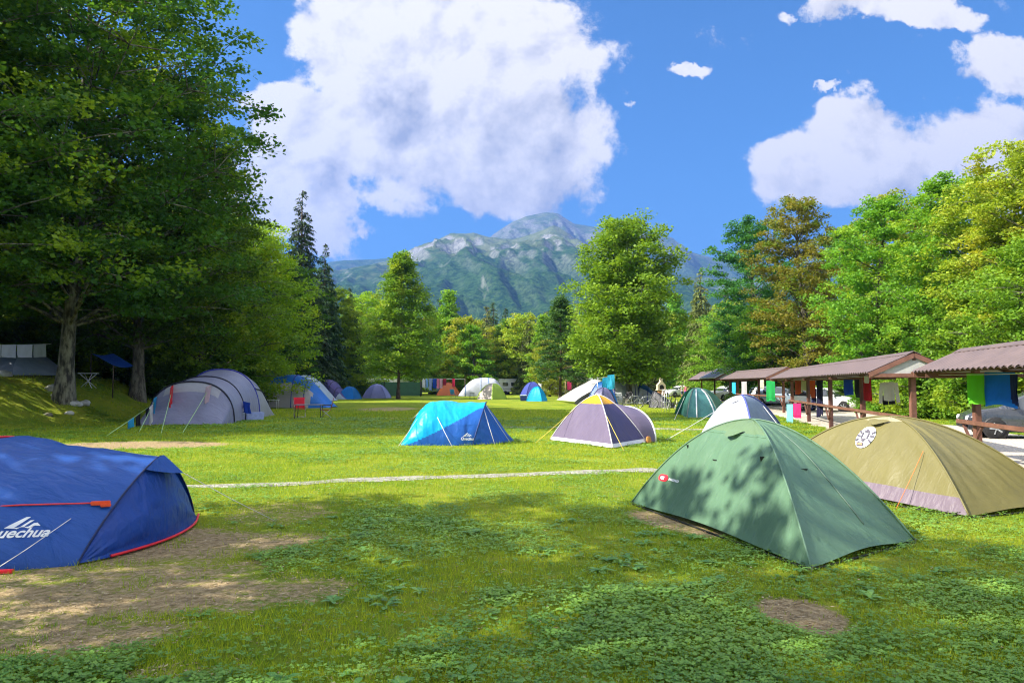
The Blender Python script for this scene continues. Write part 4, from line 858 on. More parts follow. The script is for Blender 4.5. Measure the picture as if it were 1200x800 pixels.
# --- purple dome with the yellow cap
PURL = fabric('fabric_mauve_grey', (.155, .125, .20), .45, .12, .7); PURD = fabric('fabric_mauve_shaded', (.055, .045, .13), .45, .06, .7); YEL = fabric('fabric_yellow', (.80, .42, .02), .45, .2, .3); WHT = fabric('fabric_white', (.72, .73, .78), .5, .2, .8)
L_, F_, R_ = G(645, 516), G(718, 526), G(757, 519); Bk = L_ + R_ - F_; c = tuple(((L_ + R_) / 2)[:2])
t, og = tt('dome_tent', c, 'mauve dome tent, right side coloured as shaded, with yellow cap and white skirt')
corn = [(p.x, p.y, .03) for p in (L_, F_, R_, Bk)]; ap = (c[0] + .02, c[1], 1.34); ap_ref = ap
def kp(i, u, v): return 1 if u > .64 else (3 if u < .055 else (2 if i in (1, 2) else 0))  # right-hand faces get a darker fabric, their shade put into its colour
PC, GS = dome(t, og, corn, ap, .45, .05, 24, 24, key=kp, spec={0: ('flysheet', PURL), 1: ('cap', YEL), 2: ('door_panel', PURD), 3: ('skirt', WHT)}, seed=33, cr=.03, poles=[0, 1, 2], pole_mat=plain('pole_pale', (.5, .48, .5), .5), pole_r=.016)
# its porch: a lower arch leaning against the right side
dr_ = V3(Bk - R_)[:2]; dr_ /= np.linalg.norm(dr_); mc_ = V3((R_ + Bk) / 2)[:2]; nr_ = V3([dr_[1], -dr_[0]]); nr_ = nr_ * (1 if nr_[0] > 0 else -1)
PA = arch(tuple(mc_ + nr_ * .42), 1.5, .98, tuple(dr_), 21, (.9, .85)); PB = arch(tuple(mc_ - nr_ * .1), 1.5, 1.06, tuple(dr_), 21, (.9, .85), lean=tuple(-nr_ * .55))
grid_parts(t, og, crease(catmull([PA, (PA + PB) / 2 + [0, 0, .06], PB], np.linspace(0, 1, 12)), .03, 5), np.zeros((11, 20), int), {0: ('porch', PURL)})
MB().tube([tuple(p) for p in PA], .028, 6).build('porch_edge', plain('edge_white', (.75, .75, .76), .5), t, og)
MB().box((G(760, 519).x, 20.9, .10), (.16, .12, .18), .4, .7).build('stuff_pocket', plain('tan_cloth', (.45, .22, .06), .8), t, og, .02)
guy(t, og, tuple(gridpt(GS[1], .5, .02)), G(731, 528), YEL_CORD); guy(t, og, tuple(gridpt(GS[0], .55, .02)), G(628, 519), YEL_CORD)

# --- white dome behind the green tent
c = (7.35, 23.8); t, og = tt('dome_tent', c, 'white dome tent with grey-blue flank, half hidden by the sage green tent')
corn = [(*G(821, 510)[:2], .03), (*G(884, 521)[:2], .03), (*G(920, 509)[:2], .03), (7.9, 26.4, .03)]; ap = (7.3, 23.6, 1.30); ap_ref = ap; GRB = fabric('fabric_greyblue', (.20, .26, .38), .45, .1); WH2 = fabric('fabric_bright_white', (.52, .54, .62), .5, .22, .7)
PC, GS = dome(t, og, corn, ap, .75, .04, 24, 24, key=lambda i, u, v: 1 if i in (1,) and u < .86 else 0, spec={0: ('flysheet', WH2), 1: ('side_panel', GRB)}, seed=43, cr=.03, poles=[1, 2], pole_mat=plain('pole_blue', (.08, .10, .35), .5), pole_r=.03)
hoodvent(t, og, GS[0], .66, .5, .22, .08, WH2, plain('vent_dark_blue', (.05, .06, .14), .7), .12)
guy(t, og, tuple(gridpt(GS[0], .4, .05)), G(782, 515)); guy(t, og, tuple(gridpt(GS[1], .5, .95)), G(925, 514))

# --- teal dome
c = tuple(G(821, 488)[:2]); TEAL = fabric('fabric_teal', (.06, .22, .17), .42, .15, .7); c = (c[0] + .05, c[1] + 1.1)
t, og = tt('dome_tent', c, 'teal green dome tent with two white door straps, near the clothes shelters')
corn = [(*G(794, 484)[:2], .03), (*G(805, 490)[:2], .03), (*G(843, 489)[:2], .03), (*G(852, 482)[:2], .03), (c[0] + .9, c[1] + 1.3, .03), (c[0] - .9, c[1] + 1.2, .03)]; ap = (c[0], c[1], 1.45)
PC, GS = dome(t, og, corn, ap, 1.05, .02, 18, 18, key=lambda i, u, v: 1 if i == 1 and u < .8 else 0, spec={0: ('flysheet', TEAL), 1: ('door', fabric('fabric_teal_door', (.055, .20, .19), .42, .1))}, seed=53, cr=.03, poles=[1, 2], pole_mat=plain('pole_teal', (.10, .14, .12), .5), pole_r=.03)
for w in (.33, .93): MB().tube([tuple(gridpt(GS[1], u, w) + [0, -.04, 0]) for u in np.linspace(.02, .74, 8)], .035, 5).build('door_strap', WHT, t, og)
guy(t, og, tuple(gridpt(GS[0], .5, .1)), G(790, 492)); 

# --- big grey tunnel tent
GREY = fabric('fabric_slate', (.26, .27, .38), .5, .1, .9, .7); GREYD = fabric('fabric_slate_dark', (.20, .21, .31), .5, .08, 1.0, .7); GREYL = fabric('fabric_slate_pale', (.33, .34, .38), .5, .12, 1.0, .7); BLKP = plain('pole_black', (.012, .013, .03), .5); BLUP = plain('pole_indigo', (.02, .03, .30), .5)
c = (-13.8, 34); t, og = tt('tunnel_tent', c, 'big slate grey tunnel tent with dark arches and laundry on its guy lines', z=0)
D1 = (.995, .10)
S0 = arch((-13.45, 29.9), 1.68, .03, D1, 33); S1 = arch((-13.5, 31.3), 1.75, 1.74, D1, 33, (.85, .85)); S2 = arch((-13.9, 33.6), 1.78, 1.98, D1, 33, (.85, .85)); S3 = arch((-14.2, 36.2), 1.85, 2.36, D1, 33, (.85, .85)); S4 = arch((-14.1, 37.8), 1.6, 2.0, D1, 33, (.9, .9)); S5 = arch((-13.9, 39.6), 1.25, .05, D1, 33)
w0 = crease((S0[None] * (1 - np.linspace(0, 1, 22)[:, None, None]) + S1[None] * np.linspace(0, 1, 22)[:, None, None]), .10, 3, 3, 9)
xm = np.linspace(0, 1, 32)
K = np.zeros((21, 32), int); K[16:, 10:23] = 1; grid_parts(t, og, w0, K, {0: ('front_wall', GREYD), 1: ('window', GREYL)})
w1 = crease(catmull([S1, S1 * .5 + S2 * .5 + [0, 0, -.03], S2], np.linspace(0, 1, 14)), .05, 6, 3, 9); w2 = crease(catmull([S2, S2 * .5 + S3 * .5 + [0, 0, -.03], S3], np.linspace(0, 1, 14)), .05, 7, 3, 9); w3 = crease(catmull([S3, S4, S5], np.linspace(0, 1, 22)), .06, 8, 3, 9)
grid_parts(t, og, w1, np.zeros((13, 32), int), {0: ('flysheet', GREY)}); grid_parts(t, og, w2, np.zeros((13, 32), int), {0: ('flysheet', GREY)})
K = np.zeros((21, 32), int); K[4:12, 21:25] = 1; grid_parts(t, og, w3, K, {0: ('end_section', GREYL), 1: ('window', GREYD)})
for S, m in ((S1, BLKP), (S2, BLKP), (S3, BLUP)): MB().tube([tuple(p + [0, -.02, .02]) for p in S], .036, 6).build('pole_sleeve', m, t, og)
MB().tube([tuple(p + [.02, 0, .02]) for p in w3[:, 26]], .03, 5).build('pole_sleeve', BLKP, t, og)
v, f = poly_mesh([[(0, 0), (.14, .16), (.2, .08), (.3, .2), (.46, 0)], [(0, -.04), (.5, -.04), (.5, -.10), (0, -.10)]]); decal(t, og, [w1, w2], v, f, (-11.9, 33.2, .42), (-.15, 1, 0), (0, 0, 1), (-1, -.1, 0), MARKW, 'emblem', .02)
for (a, q) in (((172, 455), (163, 503)), ((193, 458), (188, 504)), ((211, 452), (206, 503)), ((238, 452), (214, 504))): pass
gl = []
for (i, q) in ((7, (163, 506)), (12, (189, 507)), (20, (214, 507)), (4, (125, 510))):
    guy(t, og, tuple(S1[i]), G(*q), GRN_CORD, .012, False); gl.append((S1[i], np.array(G(*q))))

def garment(name, kind, a, b, drop, mat, label, cat, group=None, fold=.055, seed=0, off=.0):
    """cloth hung over a line from a to b (top edge); kind: towel, shirt, trousers, sock"""
    a, b = V3(a, float), V3(b, float); ex = b - a; W_ = np.linalg.norm(ex); ex /= W_; ny = V3([-ex[1], ex[0], 0]); ny /= np.linalg.norm(ny)
    o = (a + b) / 2; base = V3([o[0], o[1], o[2]]); ob = thing(name, tuple(base), label, cat, group) if False else None
    nu, nv = 14, 12
    def sheet(x0, x1, z0, z1, side, sh=0.0, yo=0.0):
        X, Zq = np.meshgrid(np.linspace(x0, x1, nu), np.linspace(z0, z1, nv), indexing='ij')
        ph = fbm(X / W_ * 3.1 + seed, Zq / drop * .8, 3, seed) - .5; Y = side * .012 + fold * 3 * ph * (-Zq / drop) + yo
        Pp = a + (ex[None, None] * (X[..., None])) + ny[None, None] * Y[..., None]; Pp = Pp + V3([0, 0, 1.0]) * Zq[..., None] + ex[None, None] * (sh * (-Zq / drop))[..., None] * W_
        Pp[..., 2] += .13 * drop * (fbm(X * 2.0 / W_, Zq * 0, 2, seed + 4) - .5) * (-Zq / drop); return Pp
    P_ = []
    if kind == 'towel': P_ = [sheet(0, W_, 0, -drop, 1), sheet(0, W_, 0, -drop * .86, -1)]
    elif kind == 'shirt': P_ = [sheet(W_ * .22, W_ * .78, 0, -drop * .85, 1), sheet(W_ * .22, W_ * .78, 0, -drop * .82, -1), sheet(W_ * .05, W_ * .23, -.02, -drop, 1, -.10), sheet(W_ * .77, W_ * .95, -.02, -drop * .97, 1, .10), sheet(W_ * .05, W_ * .23, -.02, -drop * .98, -1, -.10), sheet(W_ * .77, W_ * .95, -.02, -drop * .95, -1, .10)]
    else: P_ = [sheet(0, W_, 0, -drop * .35, 1), sheet(0, W_, 0, -drop * .33, -1), sheet(0, W_ * .47, -drop * .33, -drop, 1), sheet(W_ * .53, W_, -drop * .33, -drop * .97, 1), sheet(0, W_ * .46, -drop * .33, -drop * .98, -1), sheet(W_ * .54, W_, -drop * .33, -drop * .95, -1)]
    V, F = [], []; n0 = 0
    for p in P_: V.append(p.reshape(-1, 3)); F.append(grid_faces(nu, nv) + n0); n0 += nu * nv
    V = np.concatenate(V) - base; o_ = link(name, np_mesh(name, V, np.concatenate(F), mat, True), None, tuple(base)); tag(o_, label, cat, group); return o_
def cloth(name, col, tr=.2): return fabric('cloth_' + name, col, .8, tr, .8, 2.0)
CW, CR, CB, CC, CK, CP_ = cloth('white', (.72, .72, .76)), cloth('red', (.70, .02, .03)), cloth('blue', (.015, .07, .45)), cloth('cyan', (.03, .42, .75)), cloth('black', (.02, .02, .03)), cloth('pale_pink', (.60, .42, .50))
def online(l, f0, w): a, q = l; d = (q - a); return a + d * f0, a + d * (f0 + w)
for (li, f0, w, dr, m, lab, nm, kd) in [(0, .02, .22, .62, CC, 'cyan garment with white sleeve on the grey tunnel tent guy line', 'shirt', 'shirt'), (0, .28, .2, .7, CW, 'small white garment lower on the same guy line of the grey tunnel tent', 'shirt', 'trousers'), (1, .0, .28, .85, CR, 'red garment draped on the middle guy line of the grey tunnel tent', 'shirt', 'shirt'), (2, .0, .22, .7, CP_, 'pale pink garment on the right guy line of the grey tunnel tent', 'shirt', 'trousers'),
        (3, .05, .10, .5, CK, 'black garment highest on the sloping line left of the grey tunnel tent', 'shirt', 'towel'), (3, .30, .09, .5, CK, 'black sock-like garment midway on the line left of the grey tunnel tent', 'shirt', 'towel'), (3, .46, .12, .35, CC, 'cyan cloth lowest on the line left of the grey tunnel tent', 'cloth', 'towel')]:
    a, q = online(gl[li], f0, w); garment(nm, kd, a, (q[0], q[1], a[2] - .1), dr, m, lab, 'laundry', 'laundry on the grey tunnel tent lines', seed=li * 5 + int(f0 * 40))
q = S3[28]; a = P(285, 474, 35.3); garment('bag', 'towel', tuple(P(285, 470, 33.6)), tuple(P(293, 472, 33.2)), .5, CB, 'royal blue cloth bag hung on the side of the grey tunnel tent', 'bag', seed=9, fold=.12)
p = G(298, 492); bx = MB().box((p.x, p.y, .18), (.75, .45, .36), .5, 1.1).build('storage_box', plain('pale_blue_plastic', (.30, .36, .62), .4), None, (p.x, p.y, 0), .03); bx.location = (p.x, p.y, 0); tag(bx, 'pale blue plastic box beside the grey tunnel tent', 'box')

# --- blue and grey tunnel tent seen from the side
DB = fabric('fabric_azure', (.02, .17, .62), .42, .14); PG = fabric('fabric_dove', (.42, .40, .42), .5, .12, 1.2, .7); PG2 = fabric('fabric_ice', (.33, .40, .52), .5, .12, .9, .7); IND = fabric('fabric_indigo', (.045, .045, .17), .45, .06)
def tunnel(c, L, W_, H, label, mat_side, mat_top, mat_door, rz=0.0, prof=(.25, .85, 1, 1, .95, .55, .03), topcut=.78, name='tunnel_tent', segs=None, pole=None):
    t = thing(name, (c[0], c[1], gz(*c) - .02), label, 'tent', None, rz); n = len(prof); S = []
    for i, h in enumerate(prof):
        x = -L / 2 + L * i / (n - 1); S.append(arch((x, 0), W_ / 2 * (.75 + .25 * min(1, h * 1.3)), H * h, (0, 1), 25, (.85, .85)))
    Pg = crease(catmull(S, np.linspace(0, 1, 46)), .05, int(L * 10), 6, 5); Pg[..., 2] = np.maximum(Pg[..., 2], .0); z = (Pg[:-1, :-1, 2] + Pg[1:, 1:, 2]) / 2; x = (Pg[:-1, :-1, 0] + Pg[1:, 1:, 0]) / 2
    hh = np.interp(x, np.linspace(-L / 2, L / 2, n), np.array(prof) * H); K = np.zeros(z.shape, int); K[z > topcut * hh] = 1; K[x > L * .22 + .35 * z] = 2; far = np.arange(K.shape[1])[None] > K.shape[1] // 2; K = np.where((K == 0) & far, 3, np.where((K == 2) & far, 4, K)); K[z > topcut * hh] = 1
    grid_parts(t, (0, 0, 0), Pg, K, {0: ('flysheet', mat_side), 1: ('roof_panel', mat_top), 2: ('door_panel', mat_door), 3: ('flysheet', mat_side), 4: ('door_panel', mat_door)})
    for i in (1, n // 2, n - 3): MB().tube([tuple(p + [0, 0, .02]) for p in S[i]], .035, 5).build('pole_sleeve', pole or BLUP, t)
    return t
p = G(343, 477.5); tunnel((p.x, p.y + 1.2), 5.3, 2.8, 2.32, 'dove grey tunnel tent with azure blue roof stripe and door', PG, DB, DB, -.06, (.2, .86, 1, 1, .84, .45, .03))
c = G(372, 470); tunnel((c.x - 1.1, c.y + 1), 5.2, 2.9, 2.5, 'ice blue tunnel tent behind the dove grey and azure one', PG2, PG2, fabric('fabric_ice_pale', (.45, .50, .58), .5, .12), -.12, (.2, .9, 1, 1, .8, .45, .03))
c = G(388, 468); tunnel((c.x - .4, c.y + 3), 3.9, 2.6, 2.2, 'dark indigo tunnel tent behind the small blue dome', IND, fabric('fabric_violet', (.10, .08, .28), .45, .08), PG2, -.3, (.3, .9, 1, .9, .6, .3, .03), pole=BLKP)
def smalldome(px0, px1, pyb, h, label, mat, doormat_=None, seed=1, n=4, rot=.5, name='dome_tent', sag=.02, bulge=.95, depth=1.0, key=None, spec=None, cr=.03, apx=0.0, pole=None, group=None):
    a, b_ = G(px0, pyb), G(px1, pyb); W_ = (b_ - a).length; r = W_ / 2; c = ((a.x + b_.x) / 2, a.y + r * depth * .7)
    t = thing(name, (c[0], c[1], gz(*c) - .02), label, 'tent', group); cs = []
    for i in range(n): an = rot + 2 * math.pi * i / n; cs.append((math.cos(an) * r * 1.04, math.sin(an) * r * depth, .03))
    cs = [cs[i] for i in range(n)]; mx = max(abs(q[0]) for q in cs); cs = [(q[0] * r / mx, q[1], q[2]) for q in cs]
    PC, GS = dome(t, (0, 0, 0), cs, (apx, 0, h), bulge, sag, 14, 14, key=key or (lambda i, u, v: 1 if doormat_ and i == n - 1 else 0), spec=spec or {0: ('flysheet', mat), 1: ('door_panel', doormat_ or mat)}, seed=seed, cr=cr, poles=range(n), pole_mat=pole or mat, pole_r=.03)
    return t, GS
AZ = fabric('fabric_bright_azure', (.015, .20, .65), .42, .12); LIL = fabric('fabric_lilac', (.28, .30, .62), .45, .18); ORA = fabric('fabric_terracotta', (.55, .14, .035), .45, .15); TAU = fabric('fabric_taupe', (.40, .34, .30), .45, .12); LIM = fabric('fabric_lime', (.35, .50, .05), .45, .15)
smalldome(395, 421, 467.6, 1.40, 'small bright azure dome tent between the indigo tent and the lilac one', AZ, seed=4, n=4, rot=.5)
smalldome(423, 456, 466.5, 1.65, 'lilac dome tent in front of the dark green wall', LIL, seed=5, n=6, rot=.3)
smalldome(511, 539, 463.6, 1.9, 'terracotta orange dome tent beside the line of coloured laundry', ORA, seed=6, n=4, rot=.7, bulge=.5, key=lambda i, u, v: 1 if u > .84 else 0, spec={0: ('flysheet', ORA), 1: ('cap', fabric('fabric_brick', (.40, .05, .03), .5, .1))})
smalldome(617, 642, 470, 1.42, 'small bright cyan dome tent in front of the navy one', CYAN, seed=7, n=4, rot=.4)
smalldome(609, 640, 465, 1.95, 'navy tent with pale pattern behind the small cyan dome', fabric('fabric_navy_pattern', (.05, .07, .32), .5, .1), fabric('fabric_pale_blue', (.25, .32, .55), .5, .1), seed=8, n=5, rot=.4)
# big white tent, lime pop-up before it
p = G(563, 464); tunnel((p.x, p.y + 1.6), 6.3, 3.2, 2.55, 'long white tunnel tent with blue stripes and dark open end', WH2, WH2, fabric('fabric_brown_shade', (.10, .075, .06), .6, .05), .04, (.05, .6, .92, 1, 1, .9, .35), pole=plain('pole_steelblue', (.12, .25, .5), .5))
t, GS = smalldome(556, 594, 468, 1.75, 'lime and taupe pop-up tent in front of the long white tent', LIM, seed=9, n=5, rot=-.2, key=lambda i, u, v: 1 if i in (3,) and abs(v - .5) < .42 else 0, spec={0: ('flysheet', LIM), 1: ('door_panel', TAU)}, apx=.25)
# white tarp tent with a long sloping roof
p0, p1, p2 = G(652, 469.5), G(675, 474), G(706, 469); t = thing('tarp_tent', (p1.x, p1.y, 0), 'white tarp tent with long sloping roof and brown shaded side', 'tent'); og = (p1.x, p1.y, 0)
TOPa, TOPb = V3(P(694, 444.5, 66)), V3(P(714, 447, 64)); roof = np.array([[V3(p0) + [0, 0, .1], V3(p1) + [-.1, 0, .25]], [V3(P(672, 456, 64)), V3(P(684, 463, 61))], [TOPa, TOPb]])
rg = np.array([[catmull(roof[:, j], np.linspace(0, 1, 18))[i] for j in (0, 1)] for i in range(18)]); w = np.linspace(0, 1, 12)[None, :, None]; rg = rg[:, :1] * (1 - w) + rg[:, 1:] * w; rg[..., 2] -= (.16 * np.sin(np.pi * w[..., 0]) * np.sin(np.pi * np.linspace(0, 1, 18))[:, None]); TARP = fabric('fabric_tarp', (.58, .57, .58), .5, .15)
grid_parts(t, og, crease(rg, .07, 3), np.zeros((17, 11), int), {0: ('roof', TARP)})
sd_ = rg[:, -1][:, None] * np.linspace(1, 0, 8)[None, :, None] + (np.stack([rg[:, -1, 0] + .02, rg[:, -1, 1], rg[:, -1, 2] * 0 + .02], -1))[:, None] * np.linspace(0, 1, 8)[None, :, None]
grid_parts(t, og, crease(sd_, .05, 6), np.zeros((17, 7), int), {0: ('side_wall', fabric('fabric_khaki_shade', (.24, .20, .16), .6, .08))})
bk = TOPb + [2.2, 1.0, -2.0]; g2_ = np.array([[TOPa, TOPb], [TOPa + [2.2, 1, -TOPa[2] + .05], TOPb + [2.2, .4, -TOPb[2] + .05]]]); grid_parts(t, og, g2_, np.zeros((1, 1), int), {0: ('rear_roof', TARP)})
MB().tube([tuple(TOPb), (TOPb[0], TOPb[1], 0)], .03, 6).build('tent_pole', STEEL, t, og)
smalldome(688, 727, 474.5, 1.85, 'dark blue dome tent between the white tarp tent and the mauve dome', fabric('fabric_petrol', (.01, .09, .30), .42, .08), fabric('fabric_petrol_light', (.02, .22, .48), .42, .1), seed=11, n=6, rot=.4)
smalldome(690, 727, 480, 1.42, 'grey-purple dome just behind the yellow capped tent', fabric('fabric_grey_purple', (.10, .10, .20), .42, .08), PURL, seed=12, n=6, rot=.3)
# white family tent right of it
p = G(735, 473); tunnel((p.x, p.y + 1.5), 3.6, 3.0, 2.5, 'tall white family tent with dark blue arches behind the big tree trunk', WH2, WH2, WH2, .1, (.3, .95, 1, 1, .95, .5, .1), pole=BLUP)
p = G(763, 473); tunnel((p.x, p.y + .9), 2.2, 2.2, 1.75, 'white tent with blue ribs right of the big tree trunk', WH2, fabric('fabric_midblue', (.04, .12, .40), .45, .1), WH2, -.3, (.4, 1, .95, .8, .55, .3, .03), pole=BLUP)
t, GS = smalldome(762, 796, 478, 1.15, 'low charcoal tent behind the bicycles right of the tree', fabric('fabric_charcoal', (.05, .05, .06), .5, .05), seed=13, n=4, rot=.2, apx=-.6, bulge=.3)
# grey tent on the bank at the left edge, with white cloths hung over it
c = at(28, 37.5); zb = gz(*c); SL = fabric('fabric_dusk', (.16, .20, .25), .5, .1); t = thing('ridge_tent', (c[0], c[1], zb - .05), 'dusky grey tent on the bank left of the huge beech', 'tent')
SE = [arch((-2.2, 0), 1.0, .9, (0, 1), 17, (1, 1)), arch((-.6, 0), 1.1, 1.2, (0, 1), 17, (1, 1)), arch((.6, 0), 1.1, 1.15, (0, 1), 17, (1, 1)), arch((1.75, 0), .7, .35, (0, 1), 17, (1, 1)), arch((1.95, 0), .5, .12, (0, 1), 17, (1, 1))]
Pg = crease(catmull(SE, np.linspace(0, 1, 30)), .05, 8); K = np.zeros((29, 16), int); K[:12] = 1; grid_parts(t, (0, 0, 0), Pg, K, {0: ('flysheet', SL), 1: ('side_panel', fabric('fabric_dusk_dark', (.09, .12, .16), .5, .08))})
lab4 = ['white cloth cut by the left edge of the bank', 'white cloth hung over the dusky grey tent, widest and brightest', 'white cloth next to the greyish one above the dusky tent', 'greyish white cloth nearest the huge beech trunk']
for i, (x0, x1) in enumerate([(-16, 1), (2, 19), (20.5, 38), (39.5, 54)]):
    garment('cloth', 'towel', tuple(P(x0, 404 - .5 * i * .3, 35.5)), tuple(P(x1, 403.5, 35.5)), .62, cloth('sheet_white', (.72, .74, .85)) if i < 3 else cloth('sheet_grey', (.42, .46, .48)), lab4[i], 'laundry', 'white cloths on the bank', seed=i * 3)
a_, b2 = P(-30, 404, 35.5), P(60, 403, 35.5); ln = MB().tube([a_, (a_ + b2) / 2 + Vector((0, 0, -.03)), b2], .012, 5).build('washing_line', WHITE_CORD, None, a_); ln.location = a_; tag(ln, 'cord carrying the white cloths on the bank', 'washing line')
a_, b2 = Vector(P(107, 414, 38)), Vector(P(133, 428, 37)); tp = np.array([[a_ + Vector((0, 0, 0)), b2], [a_ + Vector((.5, 1.2, .05)), b2 + Vector((.4, 1.2, .0))]]); w = np.linspace(0, 1, 10); 
gq = tp[0][None, 0] * (1 - w[:, None]) + tp[0][None, 1] * w[:, None]; gq2 = tp[1][None, 0] * (1 - w[:, None]) + tp[1][None, 1] * w[:, None]; gg = np.stack([gq, gq * .5 + gq2 * .5 + [0, 0, -.1], gq2], 0)
tpt = thing('tarp', tuple(a_), 'blue tarp slung in the shade right of the huge beech', 'tarp'); grid_parts(tpt, tuple(a_), catmull(gg, np.linspace(0, 1, 8)), np.zeros((7, 9), int), {0: ('sheet', fabric('fabric_tarp_blue', (.02, .10, .55), .5, .2))})
for q in (a_, b2): MB().tube([q, (q.x, q.y, gz(q.x, q.y) - .1)], .03, 6).build('pole', BARK_B, tpt, a_)
# ------------------------------------------------------------------ clothes shelters along the drive
RB = plain('wood_redbrown', (.125, .055, .042), .65, var=.25, scale=5, bump=.3); RBL = plain('wood_orange_brown', (.185, .085, .06), .65, var=.2, scale=5, bump=.3); RUST = plain('roof_sheet', (.135, .098, .094), .55, var=.12, scale=2.5, bump=.15)
GREYB = plain('gable_board', (.42, .42, .40), .7, var=.1)
def shelter(p0, p1, hw, ze, zr, label, posts, zb=-.1, rail=True, zoff=0, name='shelter'):
    """p0 far end, p1 near end of the centre line"""
    p0, p1 = Vector((*p0, 0)), Vector((*p1, 0)); c = (p0 + p1) / 2; d = (p1 - p0); Lh = d.length; d.normalize(); n = Vector((d.y, -d.x, 0))   # n points to the road side when d runs to the camera
    if n.x > 0: n = -n                                                            # n: towards the lawn
    t = thing(name, (c.x, c.y, zb), label, 'shelter'); og = (c.x, c.y, zb)
    ns = int(Lh / .045); u = np.linspace(0, Lh, ns); cor = .04 * np.abs(((u / .27) % 1) * 2 - 1) ** .6
    for sgn in (1, -1):
        rows = []
        for k, w in enumerate(np.linspace(0, 1, 5)):
            base = np.array([[*(p0 + d * x + n * sgn * (hw * w)), 0] for x in u])[:, :3]; base[:, 2] = zr + (ze - zr) * w + cor; rows.append(base)
        Pg = np.stack(rows, 1); F = grid_faces(ns, 5); V = Pg.reshape(-1, 3); V2 = V - [0, 0, .02]; Fa = np.concatenate([F, F[:, ::-1] + len(V)]); link('roof', np_mesh('roof', np.concatenate([V, V2]) - np.array(og), Fa, RUST, False), t)
    MB().prism([(-.16, -.055), (0, .03), (.16, -.055), (.16, -.07), (0, .012), (-.16, -.07)], tuple((p0 + p1) / 2 + Vector((0, 0, zr + .03))), (tuple(n), (0, 0, 1)), Lh + .04).build('ridge_cap', RUST, t, og)
    for q, s in ((p0, -1), (p1, 1)):
        for sg in (1, -1):
            a = q + d * s * .03 + Vector((0, 0, zr - .05)); e = q + d * s * .03 + n * sg * hw + Vector((0, 0, ze - .05)); MB().beam(a, e, .035, .11).build('rake_board', RBL, t, og)
        MB().prism([(-hw * .86, ze - .03), (hw * .86, ze - .03), (0, zr - .09)], (q.x - d.x * s * .02, q.y - d.y * s * .02, 0), (tuple(n), (0, 0, 1)), .02).build('gable', GREYB, t, og)
        MB().beam(q + n * hw * .98 + Vector((0, 0, ze - .06)), q - n * hw * .98 + Vector((0, 0, ze - .06)), .07, .09).build('tie_beam', RBL, t, og)
    for sg in (1, -1): MB().beam(p0 + n * sg * (hw - .16) + Vector((0, 0, ze)), p1 + n * sg * (hw - .16) + Vector((0, 0, ze - .0)), .05, .05).build('purlin', RB, t, og)
    MB().beam(p0 + Vector((0, 0, zr - .12)), p1 + Vector((0, 0, zr - .12)), .08, .12).build('ridge_beam', RB, t, og)
    ps = []
    for f in posts:
        q = p0 + d * (Lh * f); ps.append(q); MB().beam(q + Vector((0, 0, zb - .2)), q + Vector((0, 0, zr - .17)), .135, .135).build('post', RBL if f in (posts[0], posts[-1]) else RB, t, og, .01)  # end posts in lighter brown, the sun on them put into the colour
        if 0 < f < 1: MB().beam(q + n * hw * .95 + Vector((0, 0, ze - .09)), q - n * hw * .95 + Vector((0, 0, ze - .09)), .06, .08).build('cross_beam', RB, t, og)
    if rail:
        o = n * .115; a, e = p0 + d * (Lh * (posts[0] - .01)), p1 - d * (Lh * (.999 - posts[-1]) if posts[-1] < 1 else 0); zr_ = .80 + zoff
        if posts[0] > .02: a = p0
        MB().beam(a + o + Vector((0, 0, zr_)), p1 + o - d * .3 + Vector((0, 0, zr_)), .09, .09).build('rail', RBL, t, og, .008)
        for q in ps:
            for s in (1, -1):
                w = q + d * s * .55
                if (w - p0).dot(d) > 0 and (p1 - w).dot(d) > 0: MB().beam(q + o * .8 + Vector((0, 0, .28 + zoff)), w + o * .8 + Vector((0, 0, zr_ - .05)), .05, .05).build('brace', RB, t, og)
    return t, p0, p1, d, n
def cl(Y, s=.23, b0=5.77): return (b0 + s * Y, Y)
t3, a3, b3, d3, n3 = shelter(cl(39.5), cl(18.4), 1.05, 1.93, 2.42, 'long brown shelter with clothes and a red towel hung under it', [.02, .26, .50, .745, .99])
t4, a4, b4, d4, n4 = shelter(cl(17.2, .23, 6.49), cl(6.5, .23, 6.49), 1.05, 1.93, 2.42, 'nearest brown shelter, cut by the right edge, with lime and blue towels', [.075, .56, .98])
t2, a2, b2_, d2, n2 = shelter((17.6, 58), (16.2, 43.5), 1.25, 2.02, 2.62, 'brown shelter with a green towel, between the long one and the solar one', [.02, .5, .93], zoff=.1)
t1, a1, b1, d1, n1 = shelter((19.4, 76), (18.6, 63), 1.3, 2.1, 2.85, 'farthest shelter with a dark solar panel tilted on its roof', [.02, .5, .98], rail=False)
sp = MB(); q0, q1 = P(819, 444.2, 62.6), P(848, 436.8, 62.6); o = Vector((a1 + b1) / 2)
PVM = plain('solar_cells', (.010, .016, .06), .4, .1, var=.1); c0 = Vector(b1) + Vector((0, 0, 2.5))
pv = thing('solar_panel', (b1.x - .1, b1.y + 3, 2.5), 'dark blue solar panel tilted on the farthest shelter roof', 'solar panel')
V = [b1 - d1 * 0 + n1 * 1.35 + Vector((0, 0, 2.16)), b1 + n1 * -.35 + Vector((0, 0, 3.02)), b1 - d1 * 7.0 + n1 * -.35 + Vector((0, 0, 3.02)), b1 - d1 * 7.0 + n1 * 1.35 + Vector((0, 0, 2.16))]
og = tuple(pv.location); nrm = (V[1] - V[0]).cross(V[2] - V[1]).normalized(); nrm = nrm if nrm.z > 0 else -nrm
MB().add([v for v in V] + [v + nrm * .05 for v in V], [(0, 1, 2, 3), (7, 6, 5, 4), (0, 4, 5, 1), (1, 5, 6, 2), (2, 6, 7, 3), (3, 7, 4, 0)]).build('panel_face', PVM, pv, og)
fr = MB()
